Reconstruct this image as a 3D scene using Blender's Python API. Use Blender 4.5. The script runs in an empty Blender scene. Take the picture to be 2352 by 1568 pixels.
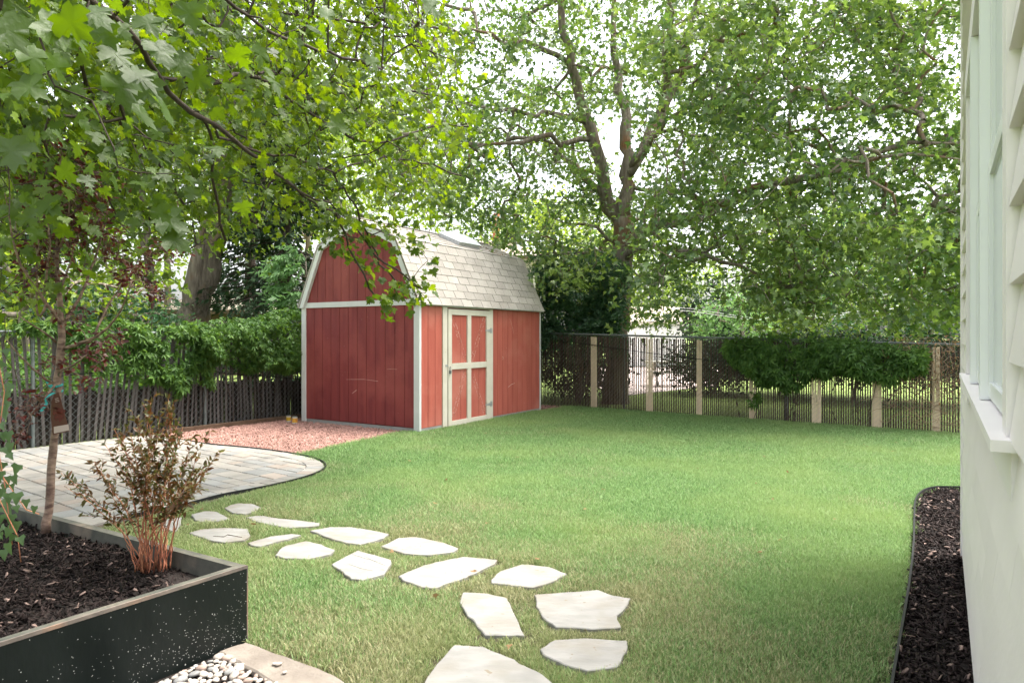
import bpy, math, random
import numpy as np
from math import radians, sin, cos, pi, sqrt
R = random.Random(7)
rng = np.random.default_rng(7)
sc = bpy.context.scene
COL = sc.collection

# ---------------------------------------------------------------- camera, sky, sun, exposure
FP = 1568.0; CX = 1176.0; HY = 772.0; EYE = 1.5          # focal length, centre and horizon in the 2352 px wide view
cd = bpy.data.cameras.new('camera'); cam = bpy.data.objects.new('camera', cd); COL.objects.link(cam)
cam.location = (0, 0, EYE); cam.rotation_euler = (radians(90), 0, 0)
cd.sensor_width = 36; cd.lens = 36 * FP / 2352.0; cd.shift_y = -12 / 2352.0
cd.clip_start = 0.05; cd.clip_end = 2000
cd.dof.use_dof = True; cd.dof.focus_distance = 11.0; cd.dof.aperture_fstop = 10.0
sc.camera = cam
SUN_EL = 67.0
SUN_DIR = (0.96, 0.28)
wd = bpy.data.worlds.new('World'); sc.world = wd; wd.use_nodes = True
wn = wd.node_tree.nodes; wl = wd.node_tree.links
sky = wn.new('ShaderNodeTexSky'); sky.sky_type = 'NISHITA'; sky.sun_disc = False
sky.sun_elevation = radians(SUN_EL); sky.sun_rotation = math.atan2(SUN_DIR[0], SUN_DIR[1])
sky.air_density = 1.0; sky.dust_density = 6.0; sky.ozone_density = 1.0
hs = wn.new('ShaderNodeHueSaturation'); hs.inputs['Saturation'].default_value = 0.30; hs.inputs['Value'].default_value = 1.0
wl.new(sky.outputs[0], hs.inputs['Color']); wl.new(hs.outputs[0], wn['Background'].inputs['Color'])
wn['Background'].inputs['Strength'].default_value = 0.15
sl = bpy.data.lights.new('sun', 'SUN'); sl.energy = 1.3; sl.angle = radians(28); sl.color = (1.0, 0.93, 0.80)
so = bpy.data.objects.new('sun', sl); COL.objects.link(so)
from mathutils import Vector, Matrix, noise as mnoise
_s = Vector((SUN_DIR[0] * cos(radians(SUN_EL)), SUN_DIR[1] * cos(radians(SUN_EL)), sin(radians(SUN_EL))))
so.rotation_euler = _s.to_track_quat('Z', 'Y').to_euler()
so.location = (10, 5, 20)
sc.view_settings.view_transform = 'Standard'; sc.view_settings.look = 'None'
sc.view_settings.gamma = 1; sc.view_settings.use_curve_mapping = False
sc.view_settings.exposure = 2.2
sc.cycles.max_bounces = 6; sc.cycles.diffuse_bounces = 3; sc.cycles.transmission_bounces = 4
sc.cycles.sample_clamp_indirect = 6

# ---------------------------------------------------------------- helpers
def P(px, py, Y):
    return np.array([(px - CX) / FP * Y, Y, EYE + (HY - py) / FP * Y])
def G(px, py, z=0.0):
    Y = (EYE - z) * FP / (py - HY)
    return np.array([(px - CX) / FP * Y, Y, z])
def srgb(r, g, b):
    f = lambda c: (c / 255 / 12.92) if c / 255 <= 0.04045 else ((c / 255 + 0.055) / 1.055) ** 2.4
    return (f(r), f(g), f(b))

def tag(o, label=None, cat=None, group=None, kind=None):
    if label: o['label'] = label
    if cat: o['category'] = cat
    if group: o['group'] = group
    if kind: o['kind'] = kind
    return o
ORG = {}
def thing(name, label, cat, loc, group=None):
    o = bpy.data.objects.new(name, None); COL.objects.link(o); o.location = tuple(loc); o.empty_display_size = 0.2
    ORG[o.name] = np.array(loc, float)
    return tag(o, label, cat, group)
def org(o):
    return ORG.get(o.name, np.zeros(3)) if o is not None else np.zeros(3)
def mesh_np(name, V, F):
    """V (n,3); F (m,k) array of equal sized faces, or list of faces"""
    me = bpy.data.meshes.new(name)
    if isinstance(F, np.ndarray):
        V = np.asarray(V, np.float32); m, k = F.shape
        me.vertices.add(len(V)); me.vertices.foreach_set('co', V.ravel())
        me.loops.add(m * k); me.loops.foreach_set('vertex_index', F.astype(np.int32).ravel())
        me.polygons.add(m)
        me.polygons.foreach_set('loop_start', np.arange(0, m * k, k, dtype=np.int32))
        me.update(calc_edges=True)
    else:
        me.from_pydata([tuple(map(float, v)) for v in V], [], F); me.update()
    return me
def link(name, me, mat, parent=None, loc=None, rot=None, scale=None, smooth=False):
    o = bpy.data.objects.new(name, me); COL.objects.link(o)
    if mat is not None and len(me.materials) == 0:
        for m in (mat if isinstance(mat, (list, tuple)) else [mat]): me.materials.append(m)
    w = np.zeros(3) if loc is None else np.array(loc, float)
    ORG[o.name] = w
    if parent is not None:
        o.parent = parent; w = w - org(parent)
    o.location = tuple(w)
    if rot is not None: o.rotation_euler = rot
    if scale is not None: o.scale = scale
    if smooth: me.polygons.foreach_set('use_smooth', [True] * len(me.polygons))
    return o
class MB:
    def __init__(s): s.V = []; s.F = []
    def add(s, V, F):
        n = len(s.V); s.V += [tuple(v) for v in V]; s.F += [tuple(i + n for i in f) for f in F]; return s
    def box(s, p, a, b, c):
        """corner p and three edge vectors (right handed)"""
        p, a, b, c = [np.array(q, float) for q in (p, a, b, c)]
        V = [p, p + a, p + a + b, p + b, p + c, p + a + c, p + a + b + c, p + b + c]
        F = [(0, 3, 2, 1), (4, 5, 6, 7), (0, 1, 5, 4), (1, 2, 6, 5), (2, 3, 7, 6), (3, 0, 4, 7)]
        if np.dot(np.cross(a, b), c) < 0: F = [f[::-1] for f in F]
        return s.add(V, F)
    def tube(s, pts, radii, n=6, cap=True):
        pts = [np.array(p, float) for p in pts]; base = len(s.V); m = len(pts)
        if not hasattr(radii, '__len__'): radii = [radii] * m
        prev = None
        for i, p in enumerate(pts):
            d = pts[min(i + 1, m - 1)] - pts[max(i - 1, 0)]; d = d / (np.linalg.norm(d) + 1e-9)
            if prev is None:
                a = np.cross(d, (0, 0, 1.0)) if abs(d[2]) < 0.9 else np.cross(d, (1.0, 0, 0))
            else:
                a = prev - d * np.dot(prev, d)
            a = a / (np.linalg.norm(a) + 1e-9); prev = a; b = np.cross(d, a)
            for k in range(n):
                t = 2 * pi * k / n
                s.V.append(tuple(p + radii[i] * (cos(t) * a + sin(t) * b)))
        for i in range(m - 1):
            for k in range(n):
                a0 = base + i * n + k; a1 = base + i * n + (k + 1) % n
                s.F.append((a0, a1, a1 + n, a0 + n))
        if cap:
            s.F.append(tuple(base + k for k in range(n))[::-1]); s.F.append(tuple(base + (m - 1) * n + k for k in range(n)))
        return s
    def prism(s, poly, z0, z1, ch=0.0):
        """poly: ccw list of (x,y); flat top with a chamfer"""
        pl = np.array(poly, float); n = len(pl)
        if area2(pl) < 0: pl = pl[::-1]
        V = [(x, y, z0) for x, y in pl]
        F = []
        if ch > 0:
            V += [(x, y, z1 - ch) for x, y in pl]
            ip = inset(pl, ch); V += [(x, y, z1) for x, y in ip]; rings = 3
        else:
            V += [(x, y, z1) for x, y in pl]; rings = 2
        for r in range(rings - 1):
            for k in range(n):
                a0 = r * n + k; a1 = r * n + (k + 1) % n
                F.append((a0, a1, a1 + n, a0 + n))
        F.append(tuple(range((rings - 1) * n, rings * n)))
        return s.add(V, F)
    def obj(s, name, mat, parent=None, smooth=False, mod=None):
        V = np.array(s.V, float) - org(parent)
        me = mesh_np(name, V, s.F)
        o = link(name, me, mat, parent, loc=org(parent), smooth=smooth)
        return o
def area2(p):
    x, y = p[:, 0], p[:, 1]; return float(np.sum(x * np.roll(y, -1) - np.roll(x, -1) * y))
def inset(p, d):
    out = []; n = len(p)
    for i in range(n):
        a, b, c = p[i - 1], p[i], p[(i + 1) % n]
        e1 = (b - a) / (np.linalg.norm(b - a) + 1e-9); e2 = (c - b) / (np.linalg.norm(c - b) + 1e-9)
        n1 = np.array([-e1[1], e1[0]]); n2 = np.array([-e2[1], e2[0]])
        m = n1 + n2; l = np.dot(m, m)
        m = m / l * 2 if l > 0.3 else m
        out.append(b + m * d)
    return np.array(out)
def clip(poly, cl):
    """Sutherland-Hodgman: poly against the convex ccw polygon cl"""
    out = [np.array(p, float) for p in poly]
    for i in range(len(cl)):
        a = cl[i]; b = cl[(i + 1) % len(cl)]; inp = out; out = []
        if not inp: break
        side = lambda q: (b[0] - a[0]) * (q[1] - a[1]) - (b[1] - a[1]) * (q[0] - a[0])
        for j in range(len(inp)):
            p, q = inp[j - 1], inp[j]; sp, sq = side(p), side(q)
            if (sp >= 0) != (sq >= 0): out.append(p + (q - p) * sp / (sp - sq))
            if sq >= 0: out.append(q)
    res = []
    for p in out:
        if not res or np.linalg.norm(p - res[-1]) > 1e-4: res.append(p)
    if len(res) > 1 and np.linalg.norm(res[0] - res[-1]) < 1e-4: res.pop()
    return res
def inpoly(x, y, poly):
    c = np.zeros(np.shape(x), bool); n = len(poly)
    for i in range(n):
        x1, y1 = poly[i][:2]; x2, y2 = poly[i - 1][:2]
        t = ((y1 > y) != (y2 > y)) & (x < (x2 - x1) * (y - y1) / ((y2 - y1) if y2 != y1 else 1e-9) + x1)
        c ^= t
    return c

# ---------------------------------------------------------------- materials
def nd(nt, t, **kw):
    n = nt.nodes.new(t)
    for k, v in kw.items(): setattr(n, k, v)
    return n
def mat(name, c1, c2=None, scale=4.0, rough=0.8, bump=0.0, bscale=None, stretch=(1, 1, 1), spec=0.3, c3=None, s3=0.6, th3=0.55,
        island=0.0, metal=0.0, detail=6, speck=None, objrand=0.0, streak=None):
    m = bpy.data.materials.new(name); m.use_nodes = True; nt = m.node_tree; b = nt.nodes['Principled BSDF']
    b.inputs['Roughness'].default_value = rough; b.inputs['Specular IOR Level'].default_value = spec; b.inputs['Metallic'].default_value = metal
    geo = nd(nt, 'ShaderNodeNewGeometry'); mp = nd(nt, 'ShaderNodeMapping'); mp.inputs['Scale'].default_value = stretch
    nt.links.new(geo.outputs['Position'], mp.inputs['Vector'])
    n1 = nd(nt, 'ShaderNodeTexNoise'); n1.inputs['Scale'].default_value = scale; n1.inputs['Detail'].default_value = detail
    nt.links.new(mp.outputs[0], n1.inputs['Vector'])
    mr = nd(nt, 'ShaderNodeMapRange'); mr.inputs[1].default_value = 0.32; mr.inputs[2].default_value = 0.68
    nt.links.new(n1.outputs[0], mr.inputs[0])
    mx = nd(nt, 'ShaderNodeMix', data_type='RGBA'); mx.inputs['A'].default_value = (*c1, 1); mx.inputs['B'].default_value = (*(c2 or c1), 1)
    nt.links.new(mr.outputs[0], mx.inputs['Factor']); col = mx.outputs['Result']
    if c3 is not None:
        n3 = nd(nt, 'ShaderNodeTexNoise'); n3.inputs['Scale'].default_value = s3; n3.inputs['Detail'].default_value = 5
        nt.links.new(geo.outputs['Position'], n3.inputs['Vector'])
        m3 = nd(nt, 'ShaderNodeMapRange'); m3.inputs[1].default_value = th3 - 0.06; m3.inputs[2].default_value = th3 + 0.1
        nt.links.new(n3.outputs[0], m3.inputs[0])
        x3 = nd(nt, 'ShaderNodeMix', data_type='RGBA'); x3.inputs['B'].default_value = (*c3, 1)
        nt.links.new(m3.outputs[0], x3.inputs['Factor']); nt.links.new(col, x3.inputs['A']); col = x3.outputs['Result']
    if speck is not None:      # (scale, threshold, colour)
        v = nd(nt, 'ShaderNodeTexNoise'); v.inputs['Scale'].default_value = speck[0]; v.inputs['Detail'].default_value = 1
        nt.links.new(geo.outputs['Position'], v.inputs['Vector'])
        mv = nd(nt, 'ShaderNodeMapRange'); mv.inputs[1].default_value = speck[1]; mv.inputs[2].default_value = speck[1] + 0.02
        nt.links.new(v.outputs[0], mv.inputs[0])
        xv = nd(nt, 'ShaderNodeMix', data_type='RGBA'); xv.inputs['B'].default_value = (*speck[2], 1)
        nt.links.new(mv.outputs[0], xv.inputs['Factor']); nt.links.new(col, xv.inputs['A']); col = xv.outputs['Result']
    if island > 0 or objrand > 0:
        hsv = nd(nt, 'ShaderNodeHueSaturation'); mm = nd(nt, 'ShaderNodeMapRange')
        amt = max(island, objrand); mm.inputs[3].default_value = 1 - amt; mm.inputs[4].default_value = 1 + amt
        if island > 0: nt.links.new(geo.outputs['Random Per Island'], mm.inputs[0])
        else:
            oi = nd(nt, 'ShaderNodeObjectInfo'); nt.links.new(oi.outputs['Random'], mm.inputs[0])
        nt.links.new(mm.outputs[0], hsv.inputs['Value']); nt.links.new(col, hsv.inputs['Color']); col = hsv.outputs[0]
    nt.links.new(col, b.inputs['Base Color'])
    if bump > 0:
        bn = nd(nt, 'ShaderNodeTexNoise'); bn.inputs['Scale'].default_value = bscale or scale * 6; bn.inputs['Detail'].default_value = 6
        nt.links.new(mp.outputs[0], bn.inputs['Vector'])
        bp = nd(nt, 'ShaderNodeBump'); bp.inputs['Strength'].default_value = 1.0; bp.inputs['Distance'].default_value = bump
        nt.links.new(bn.outputs[0], bp.inputs['Height']); nt.links.new(bp.outputs[0], b.inputs['Normal'])
    return m
def leafmat(name, cols, trans=0.4, tcol=None, rough=0.45, spec=0.4, nscale=0.5, gloss_back=None, fine=False):
    """cols: list of base colours spread over the leaves; a share of the light passes through"""
    m = bpy.data.materials.new(name); m.use_nodes = True; nt = m.node_tree; b = nt.nodes['Principled BSDF']
    geo = nd(nt, 'ShaderNodeNewGeometry')
    n1 = nd(nt, 'ShaderNodeTexNoise'); n1.inputs['Scale'].default_value = nscale; n1.inputs['Detail'].default_value = 3
    nt.links.new(geo.outputs['Position'], n1.inputs['Vector'])
    ad = nd(nt, 'ShaderNodeMath', operation='MULTIPLY_ADD'); ad.inputs[1].default_value = 0.65
    nt.links.new(geo.outputs['Random Per Island'], ad.inputs[0])
    sb = nd(nt, 'ShaderNodeMapRange'); sb.inputs[1].default_value = 0.35; sb.inputs[2].default_value = 0.65; sb.inputs[4].default_value = 0.35
    nt.links.new(n1.outputs[0], sb.inputs[0]); nt.links.new(sb.outputs[0], ad.inputs[2])
    cr = nd(nt, 'ShaderNodeValToRGB'); e = cr.color_ramp.elements
    for i, c in enumerate(cols):
        pos = i / (len(cols) - 1)
        if i == 0: e[0].position = 0; e[0].color = (*c, 1)
        elif i == len(cols) - 1: e[-1].position = 1; e[-1].color = (*c, 1)
        else: x = e.new(pos); x.color = (*c, 1)
    nt.links.new(ad.outputs[0], cr.inputs[0])
    col = cr.outputs[0]
    if gloss_back is not None:      # the underside of the leaf is paler
        bk = nd(nt, 'ShaderNodeMix', data_type='RGBA'); bk.inputs['B'].default_value = (*gloss_back, 1)
        ml = nd(nt, 'ShaderNodeMath', operation='MULTIPLY'); ml.inputs[1].default_value = 0.65
        nt.links.new(geo.outputs['Backfacing'], ml.inputs[0]); nt.links.new(ml.outputs[0], bk.inputs['Factor'])
        nt.links.new(col, bk.inputs['A']); colb = bk.outputs['Result']
    else: colb = col
    nt.links.new(colb, b.inputs['Base Color']); b.inputs['Roughness'].default_value = rough; b.inputs['Specular IOR Level'].default_value = spec
    if fine:
        bn = nd(nt, 'ShaderNodeTexNoise'); bn.inputs['Scale'].default_value = 60
        nt.links.new(geo.outputs['Position'], bn.inputs['Vector'])
        bp = nd(nt, 'ShaderNodeBump'); bp.inputs['Distance'].default_value = 0.004; bp.inputs['Strength'].default_value = 0.6
        nt.links.new(bn.outputs[0], bp.inputs['Height']); nt.links.new(bp.outputs[0], b.inputs['Normal'])
    tr = nd(nt, 'ShaderNodeBsdfTranslucent')
    hv = nd(nt, 'ShaderNodeHueSaturation'); hv.inputs['Hue'].default_value = 0.475; hv.inputs['Saturation'].default_value = 1.15; hv.inputs['Value'].default_value = tcol or 2.4
    nt.links.new(col, hv.inputs['Color']); nt.links.new(hv.outputs[0], tr.inputs['Color'])
    ms = nd(nt, 'ShaderNodeMixShader'); ms.inputs[0].default_value = trans
    nt.links.new(b.outputs[0], ms.inputs[1]); nt.links.new(tr.outputs[0], ms.inputs[2])
    nt.links.new(ms.outputs[0], nt.nodes['Material Output'].inputs['Surface'])
    return m

M = {}
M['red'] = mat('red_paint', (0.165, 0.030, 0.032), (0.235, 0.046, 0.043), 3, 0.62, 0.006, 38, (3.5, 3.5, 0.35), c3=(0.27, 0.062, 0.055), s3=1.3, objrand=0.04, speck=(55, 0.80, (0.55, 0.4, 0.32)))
M['redlit'] = mat('lit_red_paint', (0.37, 0.088, 0.064), (0.45, 0.118, 0.085), 3, 0.7, 0.004, 38, (3.5, 3.5, 0.35), c3=(0.48, 0.16, 0.12), s3=1.1, objrand=0.04, speck=(48, 0.79, (0.6, 0.45, 0.36)))  # same red, lighter and warmer: light on the lawn-side wall put into colour
M['redgroove'] = mat('groove_red', (0.16, 0.02, 0.02))
M['white'] = mat('white_trim', (0.62, 0.635, 0.635), (0.57, 0.585, 0.585), 5, 0.55, 0.001, 40, objrand=0.03, speck=(40, 0.78, (0.4, 0.33, 0.27)))
M['cream'] = mat('cream_trim', (0.62, 0.585, 0.50), (0.57, 0.53, 0.445), 6, 0.6, 0.001, 40, speck=(30, 0.77, (0.4, 0.3, 0.2)))
M['shingle'] = mat('asphalt_shingle', (0.27, 0.247, 0.222), (0.335, 0.31, 0.283), 3, 0.95, 0.002, 260, objrand=0.10, speck=(240, 0.62, (0.5, 0.48, 0.44)))
M['deck'] = mat('roof_underlay', (0.2, 0.17, 0.14))
M['concrete'] = mat('concrete', (0.33, 0.33, 0.32), (0.26, 0.26, 0.25), 8, 0.9, 0.003, 60)
M['steel'] = mat('galvanised_steel', (0.55, 0.56, 0.57), (0.4, 0.41, 0.42), 20, 0.4, metal=0.6)
M['darksteel'] = mat('weathered_steel', (0.12, 0.14, 0.14), (0.2, 0.22, 0.22), 10, 0.5, metal=0.5)
M['wire'] = mat('chain_wire', (0.22, 0.24, 0.235), (0.3, 0.32, 0.31), 10, 0.5, metal=0.4)
M['slat'] = mat('brown_slat', (0.045, 0.028, 0.022), (0.075, 0.05, 0.04), 6, 0.6, objrand=0.2)
M['slatcream'] = mat('cream_slat', (0.62, 0.50, 0.36), (0.54, 0.43, 0.31), 6, 0.6, objrand=0.06)
M['slatgrey'] = mat('grey_brown_slat', (0.062, 0.055, 0.053), (0.105, 0.094, 0.09), 7, 0.75, 0.001, 60, (3, 3, 0.5), objrand=0.2)
M['board'] = mat('dark_old_board', (0.022, 0.016, 0.014), (0.045, 0.033, 0.028), 9, 0.85, 0.002, 40, (4, 4, 0.4), objrand=0.25)
M['timber'] = mat('dark_timber', (0.09, 0.055, 0.035), (0.14, 0.09, 0.06), 10, 0.85, 0.003, 40)
M['paver'] = mat('paver_stone', (0.245, 0.228, 0.205), (0.315, 0.297, 0.27), 4, 0.9, 0.003, 45, objrand=0.07, c3=(0.215, 0.205, 0.19), s3=2.2, th3=0.55)
M['paver2'] = mat('paver_stone_tan', (0.26, 0.22, 0.19), (0.30, 0.26, 0.225), 4, 0.9, 0.003, 45, objrand=0.12)
M['paver3'] = mat('paver_stone_grey', (0.215, 0.215, 0.21), (0.25, 0.25, 0.24), 4, 0.9, 0.003, 45, objrand=0.12)
M['joint'] = mat('sand_joint', (0.07, 0.055, 0.042), (0.11, 0.088, 0.07), 15, 1)
M['flag'] = mat('pale_flagstone', (0.205, 0.20, 0.19), (0.275, 0.268, 0.255), 5, 0.85, 0.006, 14, (1, 2.2, 1), c3=(0.215, 0.20, 0.175), s3=3.5, th3=0.56, speck=(26, 0.74, (0.2, 0.17, 0.13)))
M['tanstone'] = mat('tan_kerb_stone', (0.165, 0.14, 0.12), (0.24, 0.21, 0.18), 6, 0.9, 0.02, 12)
M['gravel'] = mat('pink_gravel', (0.27, 0.145, 0.12), (0.35, 0.21, 0.175), 9, 0.9, island=0.35)
M['gravelbase'] = mat('gravel_bed_dust', (0.16, 0.082, 0.07), (0.21, 0.11, 0.092), 12, 1, 0.01, 60)
M['mulch'] = mat('dark_mulch', (0.012, 0.0085, 0.008), (0.026, 0.018, 0.0165), 12, 0.8, island=0.8, spec=0.15)
M['mulchbase'] = mat('mulch_soil', (0.012, 0.009, 0.008), (0.025, 0.018, 0.016), 20, 0.9, 0.02, 40)
M['chip'] = mat('pale_wood_chip', (0.14, 0.095, 0.08), (0.20, 0.14, 0.12), 12, 0.7, island=0.4)
M['soil'] = mat('lawn_soil', (0.040, 0.038, 0.020), (0.062, 0.055, 0.03), 6, 1, 0.01, 50)
M['ground'] = mat('far_grass', (0.13, 0.19, 0.045), (0.20, 0.26, 0.075), 1.2, 1, 0.02, 30)
M['drive'] = mat('pale_driveway', (0.52, 0.43, 0.40), (0.6, 0.5, 0.47), 2, 0.95)
M['black'] = mat('black_edging', (0.015, 0.016, 0.017), rough=0.45)
M['cable'] = mat('black_cable', (0.01, 0.01, 0.011), rough=0.5)
M['bark'] = mat('maple_bark', (0.13, 0.105, 0.085), (0.27, 0.23, 0.19), 7, 0.95, 0.03, 14, (2.2, 2.2, 0.35), c3=(0.19, 0.095, 0.045), s3=1.6, th3=0.60)
M['barkdark'] = mat('dark_branch_bark', (0.035, 0.026, 0.021), (0.07, 0.05, 0.04), 14, 0.8, 0.004, 50)
M['barkpale'] = mat('split_trunk_bark', (0.085, 0.068, 0.054), (0.20, 0.165, 0.135), 9, 0.95, 0.06, 14, (2.8, 2.8, 0.25), c3=(0.25, 0.165, 0.09), s3=1.1, th3=0.62)
M['plumbark'] = mat('sapling_bark', (0.09, 0.05, 0.04), (0.30, 0.21, 0.16), 18, 0.7, 0.004, 60, (1, 1, 2.5))
M['cane'] = mat('shrub_cane', (0.42, 0.19, 0.10), (0.32, 0.11, 0.07), 12, 0.7)
M['twig'] = mat('dry_twig', (0.34, 0.24, 0.16), (0.22, 0.15, 0.10), 15, 0.8)
M['planter'] = mat('black_planter_paint', (0.006, 0.009, 0.0085), (0.012, 0.016, 0.015), 5, 0.42, 0.002, 30, (1, 1, 0.5), spec=0.25)
M['planterworn'] = mat('worn_planter_edge', (0.20, 0.165, 0.14), (0.12, 0.105, 0.095), 12, 0.8, 0.002, 60, c3=(0.30, 0.19, 0.135), s3=5, th3=0.56)
M['plantercap'] = mat('weathered_planter_top', (0.045, 0.05, 0.042), (0.115, 0.11, 0.09), 7, 0.7, 0.002, 50, c3=(0.17, 0.14, 0.11), s3=4, th3=0.57)
M['spatter'] = mat('paint_spatter', (0.55, 0.56, 0.54))
M['siding'] = mat('beige_lap_siding', (0.74, 0.695, 0.69), (0.78, 0.735, 0.73), 3, 0.55, 0.001, 30, objrand=0.03)
M['housetrim'] = mat('pale_house_trim', (0.83, 0.79, 0.79), (0.80, 0.76, 0.76), 5, 0.5, 0.0006, 40)
M['vinyl'] = mat('white_vinyl_sash', (0.80, 0.82, 0.82), rough=0.3)
M['dome'] = mat('pale_skylight_dome', (0.62, 0.70, 0.69), (0.68, 0.76, 0.75), 2, 0.2)
M['teal'] = mat('teal_ribbon', (0.02, 0.32, 0.33), (0.04, 0.42, 0.42), 20, 0.4)
M['tagred'] = mat('tag_print_red', (0.16, 0.02, 0.022), (0.05, 0.012, 0.012), 90, 0.4)
M['tagbrown'] = mat('tag_card', (0.10, 0.035, 0.03), rough=0.3)
M['tagpink'] = mat('tag_sticker', (0.50, 0.40, 0.37), rough=0.35)
M['yellow'] = mat('yellow_can_label', (0.62, 0.40, 0.04), (0.5, 0.3, 0.03), 20, 0.4)
M['orange'] = mat('orange_can_label', (0.62, 0.24, 0.04), (0.66, 0.4, 0.06), 30, 0.4)
M['terracotta'] = mat('terracotta_flue', (0.42, 0.14, 0.07), (0.34, 0.11, 0.055), 4, 0.8)
M['roofbeige'] = mat('neighbour_shingle', (0.40, 0.33, 0.27), (0.48, 0.41, 0.34), 8, 0.95, objrand=0.06)
M['wallpale'] = mat('neighbour_wall', (0.55, 0.52, 0.47), (0.5, 0.47, 0.42), 2, 0.8)
M['wallbrown'] = mat('neighbour_brown_wall', (0.14, 0.09, 0.06), (0.10, 0.07, 0.05), 5, 0.8)
M['pebble'] = mat('cream_pebble', (0.42, 0.375, 0.33), (0.35, 0.31, 0.28), 30, 0.6, objrand=0.15)
M['pebblegrey'] = mat('grey_pebble', (0.22, 0.22, 0.22), (0.28, 0.28, 0.275), 30, 0.6, objrand=0.2)
M['pebblepink'] = mat('pink_pebble', (0.36, 0.27, 0.23), (0.31, 0.235, 0.2), 30, 0.6, objrand=0.15)
M['scuff'] = mat('pale_scuff', (0.62, 0.45, 0.38), (0.5, 0.3, 0.25), 60, 0.9)
M['scuffdark'] = mat('dark_peel', (0.17, 0.06, 0.05), (0.28, 0.14, 0.1), 60, 0.9)
M['berry'] = mat('berry', (0.05, 0.008, 0.01), rough=0.3)
def glassmat():
    m = bpy.data.materials.new('window_glass'); m.use_nodes = True; b = m.node_tree.nodes['Principled BSDF']
    b.inputs['Base Color'].default_value = (0.42, 0.45, 0.45, 1); b.inputs['Roughness'].default_value = 0.05; b.inputs['Specular IOR Level'].default_value = 0.6  # pale base colour stands in for bright sky reflected in the panes
    return m
M['glass'] = glassmat()
M['mapleleaf'] = leafmat('big_maple_leaf', [(0.022, 0.054, 0.015), (0.052, 0.108, 0.026), (0.11, 0.18, 0.046), (0.175, 0.25, 0.07)], 0.38, 2.6, 0.33, 0.6, 0.35, gloss_back=(0.10, 0.145, 0.08))
M['frontleaf'] = leafmat('front_maple_leaf', [(0.022, 0.048, 0.008), (0.058, 0.108, 0.014), (0.13, 0.19, 0.026)], 0.42, 3.1, 0.46, 0.35, 0.7, gloss_back=(0.06, 0.085, 0.048), fine=True)
M['vineleaf'] = leafmat('creeper_leaf', [(0.035, 0.085, 0.020), (0.062, 0.135, 0.028), (0.11, 0.20, 0.042)], 0.3, 2.2, 0.5, 0.25, 1.5)
M['ivyleaf'] = leafmat('ivy_leaf', [(0.03, 0.07, 0.022), (0.06, 0.11, 0.04), (0.12, 0.16, 0.08)], 0.3, 2.0, 0.45, 0.5, 3)
M['ashleaf'] = leafmat('ash_leaf', [(0.025, 0.070, 0.035), (0.045, 0.105, 0.05), (0.08, 0.15, 0.06)], 0.3, 2.0, 0.45, 0.5, 0.8)
M['paleleaf'] = leafmat('pale_pinnate_leaf', [(0.06, 0.14, 0.045), (0.10, 0.20, 0.07), (0.15, 0.26, 0.10)], 0.4, 2.0, 0.45, 0.4, 1)
M['farleaf'] = leafmat('far_tree_leaf', [(0.06, 0.11, 0.022), (0.12, 0.19, 0.035), (0.19, 0.26, 0.055)], 0.45, 2.3, 0.5, 0.4, 0.25)
M['needle'] = leafmat('spruce_needle', [(0.012, 0.030, 0.014), (0.025, 0.055, 0.022), (0.045, 0.085, 0.035)], 0.15, 1.6, 0.6, 0.3, 0.6)
M['pinebright'] = leafmat('pale_pine_needle', [(0.05, 0.10, 0.045), (0.085, 0.15, 0.075)], 0.25, 1.8, 0.6, 0.3, 0.6)
M['plumleaf'] = leafmat('plum_leaf', [(0.030, 0.011, 0.012), (0.055, 0.018, 0.016), (0.12, 0.032, 0.020), (0.05, 0.050, 0.020)], 0.3, 1.9, 0.35, 0.5, 2)
M['shrubleaf'] = leafmat('copper_shrub_leaf', [(0.035, 0.045, 0.014), (0.07, 0.075, 0.020), (0.10, 0.048, 0.020), (0.06, 0.085, 0.020)], 0.35, 2.2, 0.4, 0.5, 3)
M['dryleaf'] = leafmat('dry_leaf', [(0.17, 0.10, 0.055), (0.26, 0.17, 0.09), (0.2, 0.17, 0.07)], 0.3, 1.6, 0.7, 0.2, 2)
# ================================================================ FRAMES OF THE PLACE
U = np.array([0.53, 0.848, 0.0]); U /= np.linalg.norm(U)        # shed long axis
Wv = np.array([-U[1], U[0], 0.0])                               # shed short axis
SN = np.array([-1.426, 10.5, 0.0]); SL, SW = 3.75, 2.62          # near corner, length, width
def S(a, b, z): return SN + U * a + Wv * b + np.array([0, 0, z])
HU = np.array([0.533, 0.846, 0.0]); HN = np.array([0.846, -0.533, 0.0])
def H(s, e, z): return HU * s + HN * e + np.array([0, 0, z])
FR0 = np.array([1.14, 14.43, 0]); FRD = np.array([0.8106, -0.5856, 0]); FRN = np.array([-0.5856, -0.8106, 0])   # right fence, normal to the yard
FL0 = np.array([-6.47, 8.9, 0]); FLD = np.array([0.57, 0.82, 0]); FLD = FLD / np.linalg.norm(FLD); FLN = np.array([FLD[1], -FLD[0], 0])

# ================================================================ GROUND
me = mesh_np('ground', [(-400, -200, -0.03), (400, -200, -0.03), (400, 900, -0.03), (-400, 900, -0.03)], [(0, 1, 2, 3)])
tag(link('ground', me, M['ground']), kind='structure')
def sheet(name, poly, z, m):
    me = mesh_np(name, [(p[0], p[1], z) for p in poly], [tuple(range(len(poly)))])
    return tag(link(name, me, m), kind='structure')
lawn_poly = [(-8, 1.0), (1.2, 0.2), (2.6, 1.0), (12, 6), (9.6, 8.3), tuple(FR0[:2] - 3.0 * FRD[:2]), (-8.5, 5.8)]
sheet('lawn', lawn_poly, 0.0, M['soil'])
sheet('driveway', [(2.6, 17.2), (6.2, 21.0), (10.5, 33.0), (3.5, 34.5), (2.6, 24.0)], -0.02, M['drive'])

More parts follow.
